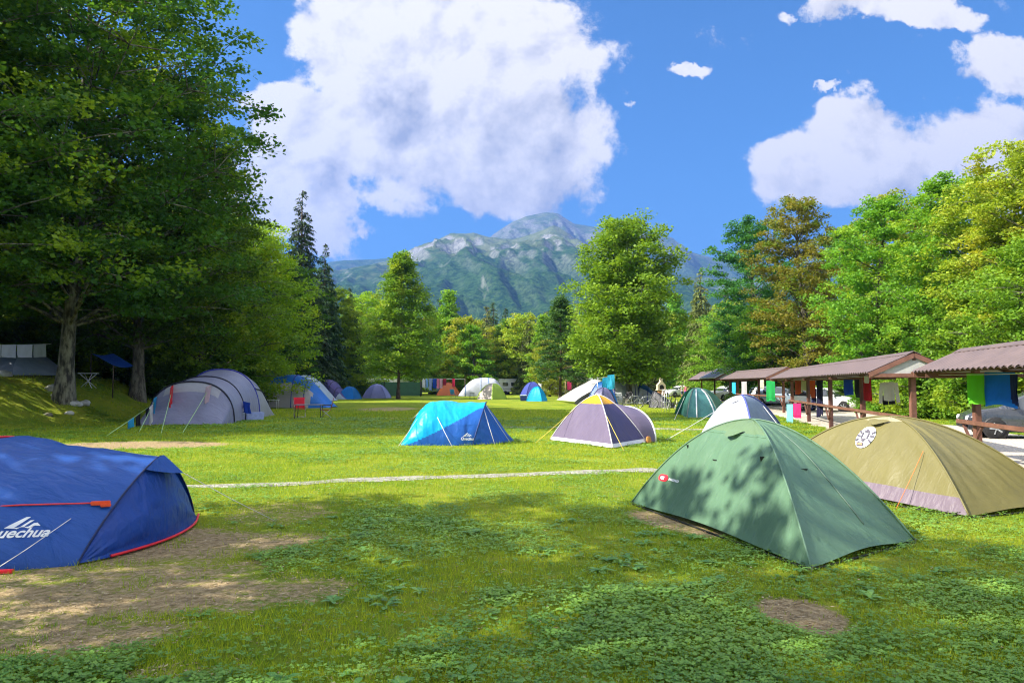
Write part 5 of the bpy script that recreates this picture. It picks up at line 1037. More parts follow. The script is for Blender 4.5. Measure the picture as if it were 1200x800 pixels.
for i in range(4): fr.beam(V[i] + nrm * .03, V[(i + 1) % 4] + nrm * .03, .07, .07)
fr.build('panel_frame', ALU, pv, og)

# laundry under the shelters
def hang(Y, side, w, drop, z, mat, label, nm='towel', kind='towel', cx=cl, seed=0, cat='towel', group=None, ang=None):
    c = Vector((*cx(Y), z)); n = -n3 if side > 0 else n3; c += n * abs(side); dd = d3 if ang is None else Vector((math.cos(ang), math.sin(ang), 0))
    return garment(nm, kind, tuple(c - dd * w / 2), tuple(c + dd * w / 2), drop, mat, label, cat, group, seed=seed)
cx4 = lambda Y: cl(Y, .23, 6.49)
LIMT, BLT = cloth('lime', (.16, .62, .03), .35), cloth('azure', (.01, .18, .78), .3)
def hpx(px0, px1, py, Y, drop, mat, label, nm='towel', kind='towel', seed=0, cat='towel', group='laundry under the shelters', dy=.15):
    return garment(nm, kind, tuple(P(px0, py, Y + dy)), tuple(P(px1, py, Y - dy)), drop, mat, label, cat, group, seed=seed)
hpx(1133, 1153, 437.5, 15.6, .66, LIMT, 'lime green towel hanging from the nearest shelter', seed=1)
hpx(1154, 1189, 436, 15.2, .70, BLT, 'big azure blue towel beside the lime one', seed=2, dy=.3)
hpx(1184, 1192, 438, 14.6, .62, cloth('navy', (.01, .02, .14)), 'narrow navy towel behind the big azure one', seed=3)
hpx(931.5, 938, 444.5, 36, .70, cloth('rust', (.42, .07, .02)), 'rust red cloth at the far end of the long shelter', seed=4)
hpx(939, 945, 445, 35.5, .62, cloth('cream', (.55, .52, .38)), 'cream garment beside the rust red cloth', 'shirt', 'shirt', 5, 'laundry')
hpx(949, 955, 443.5, 33, .85, cloth('orange_red', (.60, .10, .02)), 'orange-red cloth in the middle of the long shelter', seed=6)
hpx(957, 964, 444, 31, 1.55, cloth('ink', (.012, .012, .05)), 'long dark trousers hanging under the long shelter', 'trousers', 'trousers', 7, 'laundry')
hpx(951, 956, 455, 33, .9, cloth('dark_navy', (.012, .015, .07)), 'short dark trousers left of the long ones', 'trousers', 'trousers', 8, 'laundry')
hpx(988.5, 999, 442, 25.5, .62, CB, 'royal blue towel in front of the white hatchback', seed=9)
hpx(1001, 1009, 441.5, 25, .72, cloth('soot', (.02, .022, .04)), 'black towel beside the royal blue one', seed=10)
hpx(1012, 1020, 440.5, 23.5, .80, cloth('crimson', (.42, .015, .02)), 'crimson garment beside a shelter post', 'shirt', 'trousers', 11, 'laundry')
hpx(1013, 1018, 440.5, 23.2, .22, CW, 'small white cloth clipped over the crimson garment', seed=12)
hpx(1030, 1053, 447.5, 21.5, .62, cloth('offwhite', (.58, .56, .56)), 'white long-sleeved shirt on a hanger at the shelter end', 'shirt', 'shirt', 13, 'laundry')
hpx(1034, 1048, 463.5, 21.6, .26, cloth('coal', (.012, .012, .02)), 'black shorts hanging just below the white shirt', 'shorts', 'trousers', 14, 'laundry')
hpx(898, 908, 446, 42.5, 1.15, cloth('emerald', (.02, .42, .10), .4), 'emerald green towel hung from the middle shelter', seed=15)
hpx(858, 862, 448, 50, .75, CC, 'small cyan towel under the middle shelter', seed=16)
hpx(869, 875, 447, 48, 1.05, cloth('ash', (.45, .42, .45)), 'ash grey towel under the middle shelter', seed=17)
hpx(891, 895, 445, 44, .55, cloth('bone', (.50, .50, .40)), 'bone white cloth left of the emerald towel', seed=18)
# towels over the rail
hpx(922, 929, 473.5, 28.9 + 3.6, 1.0, cloth('aqua', (.20, .62, .70)), 'aqua and white towel over the rail at a shelter post', seed=19)
hpx(929.5, 938.5, 472.5, 32.0, .62, cloth('magenta', (.80, .02, .16)), 'magenta towel over the rail next to the aqua one', seed=20)
for (Ya, Yb, cxx, lab) in ((20, 39, cl, 'line under the long shelter that carries the laundry'), (7, 17, cx4, 'line under the nearest shelter that carries the towels')):
    a, e = Vector((*cxx(Ya), 1.86)) + n3 * .75, Vector((*cxx(Yb), 1.86)) + n3 * .75; o_ = MB().tube([a, (a + e) / 2 - Vector((0, 0, .04)), e], .006, 5).build('washing_line', WHITE_CORD, None, a); o_.location = a; tag(o_, lab, 'washing line')

# ------------------------------------------------------------------ cars
GLS = plain('car_glass', (.02, .025, .03), .05, .0, var=.05, spec=.9, coat=1.0); TYR = plain('tyre', (.015, .015, .016), .85); RIMM = plain('rim', (.45, .46, .48), .3, .7); LAMP = plain('lamp_glass', (.75, .77, .80), .1, .2, coat=1.0); REDL = plain('tail_lamp', (.45, .01, .01), .2, coat=1.0); PLATE = plain('number_plate', (.75, .75, .72), .5)
def car(name, x, y, rz, paint, label, kind='hatch', s=1.0):
    """front towards +x"""
    t = thing(name, (x, y, gz(x, y) + .03), label, 'car', 'cars parked beyond the shelters', rz); t.scale = (s,) * 3
    # x, half width, z bottom, belt, roof, roof half width
    if kind == 'hatch': st = [(-2.02, .62, .42, .62, .66, .5), (-1.98, .76, .30, .86, 1.05, .6), (-1.80, .84, .24, .95, 1.32, .58), (-1.45, .87, .22, .95, 1.45, .60), (-.7, .88, .20, .93, 1.50, .62), (.15, .88, .20, .92, 1.46, .60), (.55, .88, .20, .92, 1.30, .59), (1.15, .87, .20, .93, .985, .64), (1.65, .85, .22, .86, .90, .60), (1.98, .78, .26, .66, .74, .56), (2.08, .60, .36, .52, .56, .45)]
    elif kind == 'wagon': st = [(-2.3, .62, .42, .62, .70, .5), (-2.26, .78, .30, .90, 1.15, .6), (-2.1, .86, .24, .97, 1.42, .60), (-1.6, .88, .22, .97, 1.53, .62), (-.6, .89, .20, .95, 1.56, .62), (.25, .89, .20, .94, 1.50, .60), (.65, .89, .20, .94, 1.34, .60), (1.25, .88, .20, .98, 1.03, .64), (1.8, .86, .22, .94, .97, .60), (2.2, .80, .26, .78, .84, .58), (2.3, .62, .36, .56, .60, .45)]
    else: st = [(-2.6, .80, .40, .80, .90, .7), (-2.55, .92, .30, 1.1, 1.9, .78), (-2.3, .97, .25, 1.15, 2.25, .80), (-1.0, .98, .22, 1.15, 2.32, .82), (.6, .98, .22, 1.12, 2.30, .80), (1.1, .98, .22, 1.12, 2.1, .78), (1.9, .95, .22, 1.15, 1.22, .72), (2.4, .88, .26, .85, .95, .66), (2.5, .7, .36, .6, .66, .5)]
    n = len(st); xs = np.linspace(0, n - 1, (n - 1) * 4 + 1); S = np.array(st); St = np.stack([np.interp(xs, range(n), S[:, k]) for k in range(6)], -1)
    ring = []
    for (X, hw, zb_, zl, zr, hr) in St:
        h = [(0, zb_), (hw * .86, zb_), (hw * .97, zb_ + .10), (hw, zb_ + .3 * (zl - zb_)), (hw * .985, zl - .06), (hw * .96, zl), (hr + (hw * .96 - hr) * .12, zl + (zr - zl) * .86), (hr * .92, zl + (zr - zl) * .97), (hr * .5, zr), (0, zr + .005)]
        ring.append([(X, -a, z) for a, z in h] + [(X, a, z) for a, z in h[::-1][1:]])
    Pg = np.array(ring, float); nu, nv = Pg.shape[:2]; K = np.zeros((nu - 1, nv - 1), int); gh0, gh1 = (2, n - 4) if kind != 'van' else (4, n - 3)
    for i in range(nu - 1):
        xm = xs[i] + .125; X = (Pg[i, 0, 0] + Pg[i + 1, 0, 0]) / 2
        for j in range(nv - 1):
            jj = min(j, nv - 2 - j)
            if jj == 5 and 1.6 < xm < n - 4.2 and (kind != 'van' or xm > 4): K[i, j] = 1 if abs(X + .12) > .05 and abs(X + 1.25) > .04 else 0
            if jj in (6, 7, 8) and n - 5 + .3 < xm < n - 4 + .1: K[i, j] = 2
            if jj in (5,) and n - 5 < xm < n - 4 : K[i, j] = 1
            if jj in (6, 7, 8) and 1 < xm < 2 and kind != 'van': K[i, j] = 3
    grid_parts(t, (0, 0, 0), Pg, K, {0: ('body', paint), 1: ('side_window', GLS), 2: ('windscreen', GLS), 3: ('rear_window', GLS)})
    fx = st[-2][0]; rx = st[1][0]; ax = (-.62 * 2.05 if kind != 'van' else -1.6, 1.28 if kind != 'van' else 1.6); hw = st[4][1]; r = .315
    for X in ax:
        for sg in (1, -1):
            w = thing('wheel', (X, sg * (hw - .09), r), None, None); w.parent = t
            MB().lathe((0, 0, 0), [(r * .62, -.10), (r * .95, -.10), (r, -.06), (r, .06), (r * .95, .10), (r * .62, .10)], 20, 'Y').build('tyre', TYR, w); m = MB().lathe((0, 0, 0), [(r * .64, -.085), (r * .64, .085)], 18, 'Y')
            for k in range(5): a = k * 1.2566; m.beam((0, sg * .095, 0), (r * .6 * math.cos(a), sg * .095, r * .6 * math.sin(a)), .03, .05)
            m.build('rim', RIMM, w); MB().lathe((X, sg * (hw - .035), r), [(r * 1.02, -.02), (r * 1.16, -.02), (r * 1.16, .02), (r * 1.02, .02)], 20, 'Y').build('wheel_arch', BLK, t)
    zf = st[-2][3]
    for sg in (1, -1):
        MB().box((fx - .02, sg * .55, zf - .03), (.16, .32, .15), -sg * .35, .8).build('headlight', LAMP, t, bevel=.02); MB().box((rx + .05, sg * .66, st[1][3] - .05), (.14, .16, .28), sg * .2).build('tail_light', REDL, t, bevel=.02)
        MB().box((.75 if kind != 'van' else 1.3, sg * (hw + .06), st[4][3] + .08), (.12, .18, .13), 0, .8).build('mirror', paint, t, bevel=.02)
        MB().beam((-.1, sg * (hw + .004), .74), (.08, sg * (hw + .004), .74), .02, .03).build('door_handle', paint, t)
    MB().box((fx + .07, 0, zf - .12), (.05, .9, .10)).build('grille', BLK, t, bevel=.01); MB().box((fx + .08, 0, .38), (.06, 1.25, .14)).build('bumper_intake', BLK, t, bevel=.02); MB().box((fx + .125, 0, .50), (.02, .50, .11)).build('number_plate', PLATE, t)
    return t
PWH = plain('paint_white', (.72, .73, .74), .25, coat=.8, var=.02); PSI = plain('paint_silver', (.30, .38, .46), .25, .4, coat=.8, var=.03); PGR = plain('paint_charcoal', (.05, .055, .065), .3, .3, coat=.8); PBK = plain('paint_dark', (.02, .022, .03), .25, coat=.8); PTA = plain('paint_beige', (.28, .24, .16), .35, .2, coat=.5)
def carat(px, py, *a, **k): p = G(px, py, 0.05); return car('parked_car', p.x, p.y, *a, **k)
carat(969, 479.5, math.radians(-42), PWH, 'white hatchback facing the lawn behind the long shelter')
carat(915, 474, math.radians(-38), PSI, 'silver-blue wagon behind the shelter posts, left of the white hatchback', 'wagon')
carat(1214, 509, math.radians(160), PGR, 'dark grey car cut by the right edge beyond the nearest shelter')
carat(797, 464.5, math.radians(-160), PWH, 'white car on the far gravel beside the stone barbecue')
carat(851, 468, math.radians(-150), PWH, 'white car partly hidden behind the middle shelter', 'wagon')
carat(882, 471, math.radians(170), PTA, 'beige car in shade behind the middle shelter', 'wagon')
carat(822, 462, math.radians(10), PBK, 'dark car seen between the white one and the solar shelter')

# ------------------------------------------------------------------ camp furniture and bits
def camp_chair(px, py, rz, mat, label, s=1.0):
    p = G(px, py); t = thing('camping_chair', (p.x, p.y, 0), label, 'chair', 'camping chairs', rz); t.scale = (s,) * 3
    f = MB()
    for sx_ in (-.27, .27):
        f.tube([(sx_, -.26, 0), (sx_, .22, .44)], .012, 5).tube([(sx_, .26, 0), (sx_, -.24, .44)], .012, 5).tube([(sx_, .2, .42), (sx_, .34, .95)], .012, 5).tube([(sx_, -.24, .44), (sx_, -.26, .62), (sx_, .26, .62)], .011, 5)
    f.tube([(-.27, -.26, .01), (.27, -.26, .01)], .011, 5).tube([(-.27, .26, .01), (.27, .26, .01)], .011, 5); f.build('frame', STEEL, t)
    g = np.array([[[x, y, .42 - .03 * math.cos(x * 5)] for x in np.linspace(-.27, .27, 7)] for y in np.linspace(-.25, .22, 6)]); grid_parts(t, (0, 0, 0), np.concatenate([g, (g - [0, 0, .012])[::-1]]), np.zeros((11, 6), int), {0: ('seat', mat)})
    g = np.array([[[x, .21 + .13 * u - .01 * math.cos(x * 6) + .02, .44 + .54 * u] for x in np.linspace(-.29, .29, 7)] for u in np.linspace(0, 1, 6)]); grid_parts(t, (0, 0, 0), np.concatenate([g, (g + [0, .014, 0])[::-1]]), np.zeros((11, 6), int), {0: ('backrest', mat)})
    for sx_ in (-.27, .27): MB().box((sx_, 0, .635), (.06, .5, .02)).build('armrest', BLK, t, bevel=.005)
    return t
REDC = fabric('chair_red', (.62, .01, .03), .7, .1, .6, 2); BKC = fabric('chair_black', (.02, .02, .022), .7, .05, .6, 2); WHC = plain('chair_white', (.65, .66, .68), .5)
camp_chair(351, 488.5, .35, REDC, 'red folding chair behind the long camp table', 1.0); camp_chair(382, 489.5, -1.35, REDC, 'red folding chair at the right end of the camp table, side on', 1.0)
camp_chair(736, 474, -.5, BKC, 'black folding chair in front of the tall white tent', 1.1); camp_chair(727, 474, .3, WHC, 'white folding chair beside the black one', 1.0); camp_chair(532, 467, .8, fabric('chair_teal', (.03, .20, .28), .7, .1), 'teal folding chair in front of the terracotta tent', 1.1)
def table(px0, px1, py, h, dep, top, leg, label, rz=0.0, name='camp_table'):
    a, b_ = G(px0, py), G(px1, py); W_ = (b_ - a).length; c = (a + b_) / 2; t = thing(name, (c.x, c.y + dep / 2, 0), label, 'table', None, rz)
    MB().box((0, 0, h - .02), (W_, dep, .035)).build('tabletop', top, t, bevel=.008)
    for x in (-1, 1):
        for y in (-1, 1): MB().tube([(x * (W_ / 2 - .08), y * (dep / 2 - .06), h - .03), (x * (W_ / 2 - .05), y * (dep / 2 - .03), 0)], .018, 6).build('leg', leg, t)
    return t
table(343.5, 376, 490.5, .68, .7, plain('table_grey', (.20, .21, .26), .4), BLK, 'long dark-edged camp table between the two red chairs', .06)
table(311.5, 325, 479, .62, .5, plain('table_white', (.62, .64, .62), .5), ALU, 'small white camp table before the dove grey tent'); 
t = table(550, 556, 467.5, .7, .5, BLK, BLK, 'small dark table beside the long white tent'); 
c = at(104, 36); t = thing('camp_table', (c[0], c[1], gz(*c)), 'pale camp table in the shade under the blue tarp', 'table'); MB().box((0, 0, .72), (.75, .5, .04)).build('tabletop', plain('table_pale', (.40, .42, .38), .5), t)
for x in (-1, 1): MB().tube([(x * .3, .2, .7), (-x * .3, -.2, 0)], .015).build('leg', ALU, t); MB().tube([(x * .3, -.2, .7), (-x * .3, .2, 0)], .015).build('leg', ALU, t)
# items by the cyan dome
p = G(613.5, 469.5); t = thing('cool_box', (p.x, p.y, 0), 'navy cool box with white lid beside the small cyan dome', 'cool box'); MB().box((0, 0, .25), (.62, .45, .5), 0, 1.06).build('body', plain('box_navy', (.02, .03, .12), .5), t, bevel=.03); MB().box((0, 0, .55), (.68, .5, .09)).build('lid', plain('box_white', (.65, .65, .66), .5), t, bevel=.02)
# bicycles
def bicycle(px, py, rz, mat, label, tilt=.12):
    p = G(px, py); t = thing('bicycle', (p.x, p.y, 0), label, 'bicycle', 'bicycles by the big tree', rz); t.rotation_euler = (tilt, 0, rz)
    for x in (-.52, .52):
        w = thing('wheel', (x, 0, .34), None, None); w.parent = t; pts = [(.33 * math.cos(a), 0, .33 * math.sin(a)) for a in np.linspace(0, 2 * math.pi, 25)]
        MB().tube(pts, .02, 5, False).build('tyre', TYR, w); m = MB().tube([(.31 * math.cos(a), 0, .31 * math.sin(a)) for a in np.linspace(0, 2 * math.pi, 25)], .009, 4, False)
        for k in range(10): a = k * .628; m.beam((0, 0, 0), (.31 * math.cos(a), 0, .31 * math.sin(a)), .006)
        m.build('rim', ALU, w)
    f = MB(); BB, ST, HT, HB = (-.08, 0, .30), (-.22, 0, .78), (.34, 0, .82), (.38, 0, .66)
    for a, b_ in ((BB, ST), (ST, HT), (BB, HB), ((-.52, 0, .34), BB), ((-.52, 0, .34), ST), (HT, HB), (HB, (.52, 0, .34))): f.tube([a, b_], .018, 6)
    f.build('frame', mat, t); MB().tube([(.33, -.28, .98), (.36, -.1, .96), (.33, 0, .90), (.36, .1, .96), (.33, .28, .98)], .013, 5).build('handlebar', BLK, t)
    MB().tube([ST, (-.25, 0, .93)], .013, 5).box((-.27, 0, .95), (.26, .13, .05), 0, .8).build('saddle', BLK, t); MB().lathe((-.08, .03, .30), [(.09, -.006), (.09, .006)], 14, 'Y').tube([(-.08, .06, .30), (-.03, .06, .15)], .01).build('crank', STEEL, t)
bicycle(742, 477, .2, plain('frame_white', (.6, .6, .62), .3), 'white bicycle left of the big tree trunk'); bicycle(757, 478, -.3, plain('frame_silver', (.35, .36, .4), .3, .5), 'silver bicycle leaning against the right side of the big tree'); bicycle(787, 480, .9, plain('frame_dark', (.03, .03, .04), .3), 'dark bicycle right of the metal rack', .15)
# metal rack
p = G(780, 482.5); t = thing('drying_rack', (p.x, p.y, 0), 'tall narrow silver drying rack in front of the barbecue', 'drying rack', None, .3)
for y in (-.2, .2):
    for x in (-.16, .16): MB().tube([(x, y, 0), (x * .9, 0 + y * .5, 1.35)], .016, 6).build('leg', ALU, t)
m = MB()
for z in (.25, .6, .95, 1.3): m.tube([(-.16, -.15, z), (.16, -.15, z)], .012, 5).tube([(-.16, .15, z), (.16, .15, z)], .012, 5).tube([(-.16, -.15, z), (-.16, .15, z)], .012, 5).tube([(.16, -.15, z), (.16, .15, z)], .012, 5)
m.build('rungs', ALU, t)
# stone barbecue
p = G(775, 466); STN = plain('barbecue_stone', (.55, .46, .34), .85, var=.2, bump=.4); STN2 = plain('barbecue_brick', (.45, .20, .10), .85, var=.3, bump=.4)
t = thing('barbecue', (p.x, p.y, 0), 'pale stone barbecue with dark arched hearth and little chimney', 'barbecue', None, .1)
MB().box((0, 0, .45), (.75, .7, .9)).build('base', STN2, t, bevel=.03); MB().box((0, -.02, .95), (1.2, .9, .12)).build('slab', STN, t, bevel=.02)
h = [(-.5, 1.01), (.5, 1.01), (.5, 1.55), (.14, 1.95), (.14, 2.35), (-.14, 2.35), (-.14, 1.95), (-.5, 1.55)]; MB().prism(h, (0, .08, 0), ((1, 0, 0), (0, 0, 1)), .6).build('hood', STN, t)
ar = [(-.26, 1.03), (.26, 1.03)] + [(.26 * math.cos(a), 1.32 + .26 * math.sin(a)) for a in np.linspace(0, math.pi, 9)]; MB().prism(ar, (0, -.225, 0), ((1, 0, 0), (0, 0, 1)), .02).build('hearth', plain('hearth_black', (.01, .009, .008), .95), t); MB().box((0, .08, 2.38), (.42, .42, .06)).build('chimney_cap', STN, t, bevel=.01)  # flat near-black panel in the shape of the arched opening
# green screen wall, shed, caravans beyond it
def fence(a, b_, h, mat, label, name='screen_wall', step=4.0, cat='fence'):
    a, b_ = Vector(a), Vector(b_); a.z = gz(a.x, a.y); b_.z = gz(b_.x, b_.y); c = (a + b_) / 2; t = thing(name, tuple(c), label, cat); og = tuple(c); n = max(2, int((b_ - a).length / step)); d = (b_ - a)
    m = MB(); dn = d.normalized()
    for i in range(n): p, q = a + d * (i / n), a + d * ((i + 1) / n); m.beam(p + dn * .05 + Vector((0, 0, h / 2)), q - dn * .05 + Vector((0, 0, h / 2)), .06, h)
    m.build('screen', mat, t, og)
    for i in range(n + 1): p = a + d * (i / n); MB().beam(p, p + Vector((0, 0, h + .08)), .12).build('post', plain('post_dark', (.03, .05, .035), .6), t, og)
GW = plain('screen_green', (.035, .105, .055), .7, var=.15, scale=1.5)
fence(G(404, 464.4), G(494, 463.6), 1.95, GW, 'long dark green screen wall behind the lilac dome'); fence(G(543, 461.2), G(580, 461.2), 2.3, plain('screen_light_green', (.06, .18, .10), .7), 'lighter green screen wall behind the long white tent')
p = G(540, 461.5); t = thing('shed', (p.x, p.y + 3, 0), 'low shed with a dark grey roof behind the long white tent', 'shed'); MB().box((0, 0, 1.1), (8, 3, 2.2)).build('wall', plain('shed_wall', (.10, .13, .09), .8), t); MB().prism([(-4.6, 2.2), (-3.4, 3.4), (4.2, 3.4), (5.0, 2.2)], (0, -1.0, 0), ((1, 0, 0), (0, 0, 1)), .12).prism([(-4.6, 2.2), (-3.4, 3.4), (4.2, 3.4), (5.0, 2.2)], (0, 1.2, 0), ((1, 0, 0), (0, 0, 1)), .12).box((.4, .1, 3.38), (7.6, 2.2, .1)).build('roof', plain('shed_roof', (.055, .06, .065), .6), t)
def caravan(px, Y, L, rz, label, col=PWH):
    x, y = at(px, Y); t = thing('caravan', (x, y, gz(x, y)), label, 'caravan', 'caravans behind the lawn', rz)
    pr = [(-L / 2, .45), (-L / 2 - .12, 1.3), (-L / 2 + .2, 2.35), (-L / 2 + .5, 2.5), (L / 2 - .6, 2.5), (L / 2 - .2, 2.3), (L / 2 + .15, 1.2), (L / 2, .45)]; MB().prism(pr, (0, 0, 0), ((1, 0, 0), (0, 0, 1)), 2.1).build('body', col, t, bevel=.06)
    for k in (-1, 0, 1): w = MB().box((k * L * .28, -1.06, 1.65), (L * .18, .03, .55)).build('window', GLS, t, bevel=.01); 
    MB().lathe((0, -1.0, .32), [(.3, -.1), (.3, .1)], 16, 'Y').build('wheel', TYR, t); MB().box((0, -1.065, .95), (L * .96, .02, .08)).build('stripe', plain('stripe_grey', (.2, .22, .28), .5), t)
caravan(455, 112, 6.5, .1, 'white caravan roof showing over the green screen wall, left'); caravan(484, 114, 5.5, -.1, 'pale caravan roof over the green screen wall, right end'); caravan(655, 104, 5.5, .2, 'white caravan behind the dark pointed tree trunk'); caravan(692, 106, 6.0, 0, 'white caravan under the left side of the big tree'); caravan(590, 118, 5.0, .3, 'white caravan deep in the shade of the far belt'); caravan(520, 119, 5.0, .1, 'white caravan behind the coloured laundry', PSI)
# laundry line near the terracotta tent
for k, (x0, x1, dr, m, lab, kd) in enumerate([(495, 498.5, 1.2, CW, 'white cloth at the left end of the far laundry line', 'towel'), (499, 502, 1.5, cloth('sky', (.20, .40, .75)), 'sky blue garment on the far laundry line', 'shirt'), (503, 506, 1.6, cloth('pattern_blue', (.30, .38, .65)), 'blue patterned cloth on the far laundry line', 'towel'), (507, 511.5, 1.3, CB, 'deep blue towel on the far laundry line', 'towel'), (512, 515, 1.3, cloth('rose', (.75, .22, .35)), 'rose pink towel on the far laundry line', 'towel'), (515.5, 518.5, 1.3, cloth('blush', (.72, .42, .50)), 'pale blush towel on the far laundry line', 'towel'), (519, 523, .9, cloth('wine', (.30, .02, .05)), 'wine red cloth over the terracotta tent', 'towel'), (530, 533, 1.1, cloth('cherry', (.50, .02, .08)), 'cherry red towel right of the terracotta tent top', 'towel')]):
    garment('laundry', kd, tuple(P(x0, 443.5, 100)), tuple(P(x1, 443.5, 100)), dr, m, lab, 'laundry', 'far laundry line', seed=k)
a_, e_ = P(493, 443.4, 100.1), P(545, 444, 100.1); t = thing('washing_line', (a_.x, a_.y, 0), 'far washing line between two poles by the terracotta tent', 'washing line'); og = (a_.x, a_.y, 0); MB().tube([a_, e_], .03, 5).build('cord', WHITE_CORD, t, og)
for q in (a_, e_): MB().tube([(q.x, q.y, -.1), (q.x, q.y, q.z + .1)], .06, 6).build('pole', BARK_B, t, og)
garment('towel', 'towel', tuple(P(664.5, 446, 85)), tuple(P(669.5, 446, 85)), 1.05, cloth('raspberry', (.65, .05, .18)), 'raspberry towel hung by the dark pointed tree', 'towel')
a_ = P(662.5, 445, 85); t = thing('washing_pole', (a_.x, a_.y, 0), 'wooden pole holding the raspberry towel', 'pole'); MB().tube([(0, 0, 0), (0, 0, a_.z + .1)], .05, 6).beam((0, 0, a_.z), (.9, 0, a_.z), .04).build('pole', plain('pole_tan', (.4, .3, .15), .7), t)
for k, (x0, x1, py, dr, m, lab) in enumerate([(706, 712, 443, 1.0, CC, 'cyan towel hung under the big tree, nearest the white tarp tent'), (712, 720, 439.5, 1.15, cloth('turquoise', (.05, .50, .78)), 'larger turquoise towel hung higher under the big tree')]):
    garment('towel', 'towel', tuple(P(x0, py, 58)), tuple(P(x1, py - 1, 58)), dr, m, lab, 'towel', 'towels under the big tree', seed=k, fold=.08)
a_, e_ = P(700, 443, 58.1), P(741, 437, 60.5); ln = MB().tube([a_, e_], .012, 5).build('washing_line', WHITE_CORD, None, a_); ln.location = a_; tag(ln, 'line tied to the big tree with the cyan towels', 'washing line')
p0_ = P(700, 443, 58.1); o_ = MB().tube([(0, 0, 0), (0, 0, p0_.z + .1)], .03, 6).build('pole', STEEL, None); o_.location = (p0_.x, p0_.y, 0); tag(o_, 'thin steel pole at the end of the cyan towel line', 'pole')
smalldome(762, 779, 462, 2.1, 'yellow tent behind the stone barbecue', YEL, seed=21, n=4, rot=.5); smalldome(781, 790, 459.5, 1.3, 'small red tent peeking out right of the barbecue', REDC, seed=22, n=4, rot=.5); smalldome(650, 656, 462.5, .7, 'tiny red tent left of the dark tree trunk', ORA, seed=23)
p = G(840, 468); 
# people
def person(px, py, h, top, legm, label, rz=0.0, skin=(.45, .26, .18), arm=0.0):
    p = G(px, py, 0); t = bpy.data.meshes.new('person'); s = h / 1.75
    J = {'pel': (0, 0, .95, .13), 'wst': (0, 0, 1.1, .12), 'chs': (0, -.01, 1.35, .15), 'nk': (0, 0, 1.50, .055), 'hd0': (0, -.01, 1.60, .085), 'hd1': (0, -.01, 1.70, .075)}
    for sg, n in ((-1, 'l'), (1, 'r')):
        J.update({n + 'h': (sg * .10, 0, .90, .09), n + 'k': (sg * .12, -.02 + .06 * sg, .50, .06), n + 'a': (sg * .13, .10 * sg, .08, .04), n + 'f': (sg * .14, .10 * sg - .16, .03, .035), n + 's': (sg * .19, 0, 1.43, .055), n + 'e': (sg * .27, .02, 1.15, .042), n + 'w': (sg * (.28 + arm * .1), -.10 - arm * .2, .93 + arm * .3, .03), n + 'p': (sg * .28, -.14 - arm * .25, .85 + arm * .3, .03)})
    E = [('pel', 'wst'), ('wst', 'chs'), ('chs', 'nk'), ('nk', 'hd0'), ('hd0', 'hd1')]
    for n in 'lr': E += [('pel', n + 'h'), (n + 'h', n + 'k'), (n + 'k', n + 'a'), (n + 'a', n + 'f'), ('chs', n + 's'), (n + 's', n + 'e'), (n + 'e', n + 'w'), (n + 'w', n + 'p')]
    ks = list(J); t.from_pydata([tuple(c * s for c in J[k][:3]) for k in ks], [(ks.index(a), ks.index(b_)) for a, b_ in E], [])
    o = link('person', t, None, (p.x, p.y, gz(p.x, p.y) + .03)); o.rotation_euler = (0, 0, rz); m = o.modifiers.new('skin', 'SKIN'); sv = t.skin_vertices[0].data
    for i, k in enumerate(ks): r = J[k][3] * s; sv[i].radius = (r, r * (.75 if k in ('chs', 'wst', 'pel') else 1)); sv[i].use_root = (k == 'pel')
    m.use_smooth_shade = True; ss = o.modifiers.new('sub', 'SUBSURF'); ss.levels = ss.render_levels = 2
    mm, b, out = newmat('person_look'); tcn = b.n('ShaderNodeTexCoord'); sp = b.n('ShaderNodeSeparateXYZ'); b.l(tcn.outputs['Object'], sp.inputs[0]); ax = b.m('ABSOLUTE', sp.outputs[0])
    c = b.mix(b.m('GREATER_THAN', sp.outputs[2], .93 * s), legm, top); c = b.mix(b.m('GREATER_THAN', sp.outputs[2], 1.49 * s), c, skin); c = b.mix(b.m('GREATER_THAN', ax, .235 * s), c, skin); c = b.mix(b.m('LESS_THAN', sp.outputs[2], .45 * s), c, skin); c = b.mix(b.m('LESS_THAN', sp.outputs[2], .07 * s), c, (.05, .05, .05))
    pr = b.n('ShaderNodeBsdfPrincipled'); b.l(c, pr.inputs['Base Color']); pr.inputs['Roughness'].default_value = .8; b.l(pr.outputs[0], out.inputs[0]); t.materials.append(mm); tag(o, label, 'person')
    hr = MB().lathe((0, .018 * s, 1.70 * s), [(.001, .10 * s), (.05 * s, .088 * s), (.085 * s, .045 * s), (.092 * s, -.01 * s), (.08 * s, -.07 * s)], 14).build('hair', plain('hair_brown', (.06, .035, .02), .8), o)
    return o
person(799.5, 466, 1.45, (.70, .70, .72), (.03, .04, .10), 'person in a white shirt walking on the far gravel', .3); person(803.5, 466.5, 1.5, (.70, .12, .28), (.05, .06, .30), 'person in a pink top and blue shorts beside the one in white', -.4)
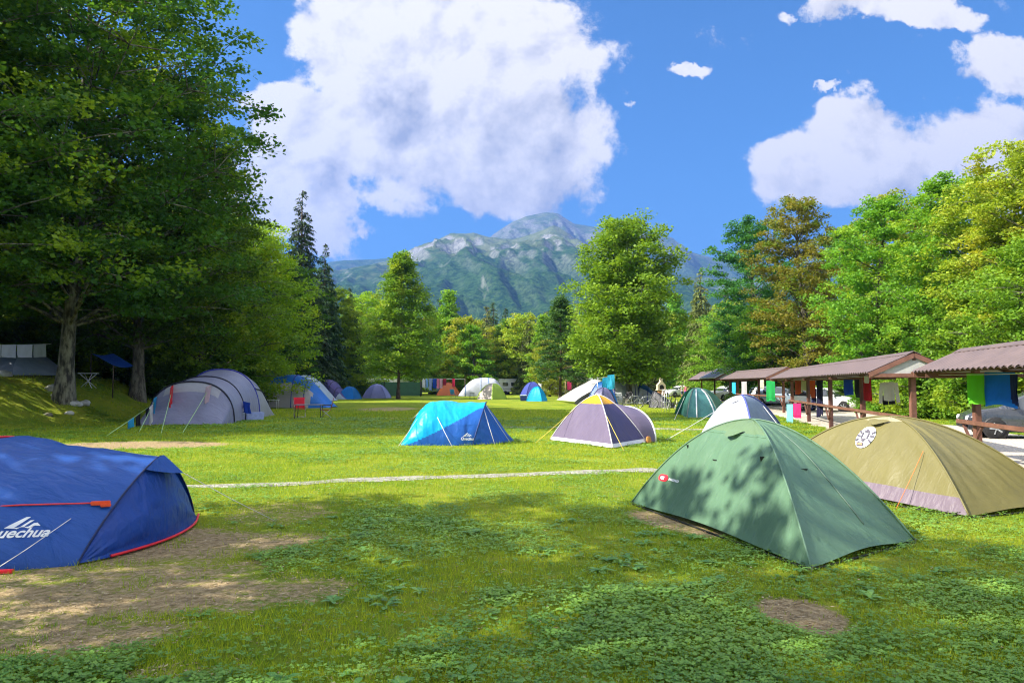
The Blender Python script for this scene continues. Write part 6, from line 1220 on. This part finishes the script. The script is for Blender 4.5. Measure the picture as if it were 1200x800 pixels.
# stones
ST1 = plain('limestone', (.42, .42, .38), .9, var=.3, scale=3, bump=.8); ST2 = plain('mossy_stone', (.16, .15, .10), .95, var=.45, scale=2.5, bump=1.0)
def stone(x, y, r, mat, label, seed, sq=.6, name='stone', group='stones on the bank'):
    bm = bmesh.new(); bmesh.ops.create_icosphere(bm, subdivisions=3, radius=1)
    for v in bm.verts:
        c = v.co; k = 1 + .5 * (float(fbm(c.x * 1.3 + seed * 3.1 + 5, c.y * 1.3 + c.z * 1.7 + 5, 3, seed)) - .5) * 1.6; v.co = Vector((c.x * k, c.y * k * .8, max(-.3, c.z * k * sq))) * r
    me = bpy.data.meshes.new(name); bm.to_mesh(me); bm.free(); me.materials.append(mat); me.polygons.foreach_set('use_smooth', [True] * len(me.polygons)); o = link(name, me, None, (x, y, gz(x, y) + .05 * r)); o.rotation_euler = (0, 0, seed * 1.3); return tag(o, label, 'stone', group)
def onbank(px, py):
    for Y in np.arange(20, 60, .25):
        q = P(px, py, Y)
        if q.z <= gz(q.x, q.y): return q.x, Y
    return at(px, 45)
x, y = at(229, 43); stone(x, y, 1.2, ST2, 'big mossy boulder in the shade above the grey tunnel tent', 3, .55, 'boulder', None)
for k, (px, py, r, m, lab) in enumerate([(62, 460, .38, ST1, 'white stone just left of the huge beech trunk foot'), (66, 466, .32, ST1, 'small white stone below the beech trunk, downhill'), (86, 475, .34, ST1, 'pale stone on the bank below the huge beech'), (99, 474, .30, ST1, 'flat pale stone right of the one below the beech'), (81, 487, .20, ST1, 'tiny pale stone at the foot of the grassy bank'), (56, 488, .2, ST2, 'small dark stone at the foot of the bank'), (3, 441, .4, ST1, 'pale stone by the dusky grey tent at the left edge'), (159, 438, .42, ST1, 'whitish block leaning at the second trunk'), (207, 438, .42, ST2, 'grey stone on the bank edge left of the tunnel tent top'), (195, 440, .35, ST2, 'dark flat stone on the bank edge, second from the boulder'), (218, 440, .45, ST2, 'mossy stone between the bank edge and the tunnel tent'), (137, 438, .22, ST1, 'small pale thing-like stone left of the whitish block'), (145, 438, .2, ST1, 'smallest pale stone left of the whitish block')]):
    x, y = onbank(px, py); stone(x, y, r, m, lab.replace('thing-like ', ''), k + 1)
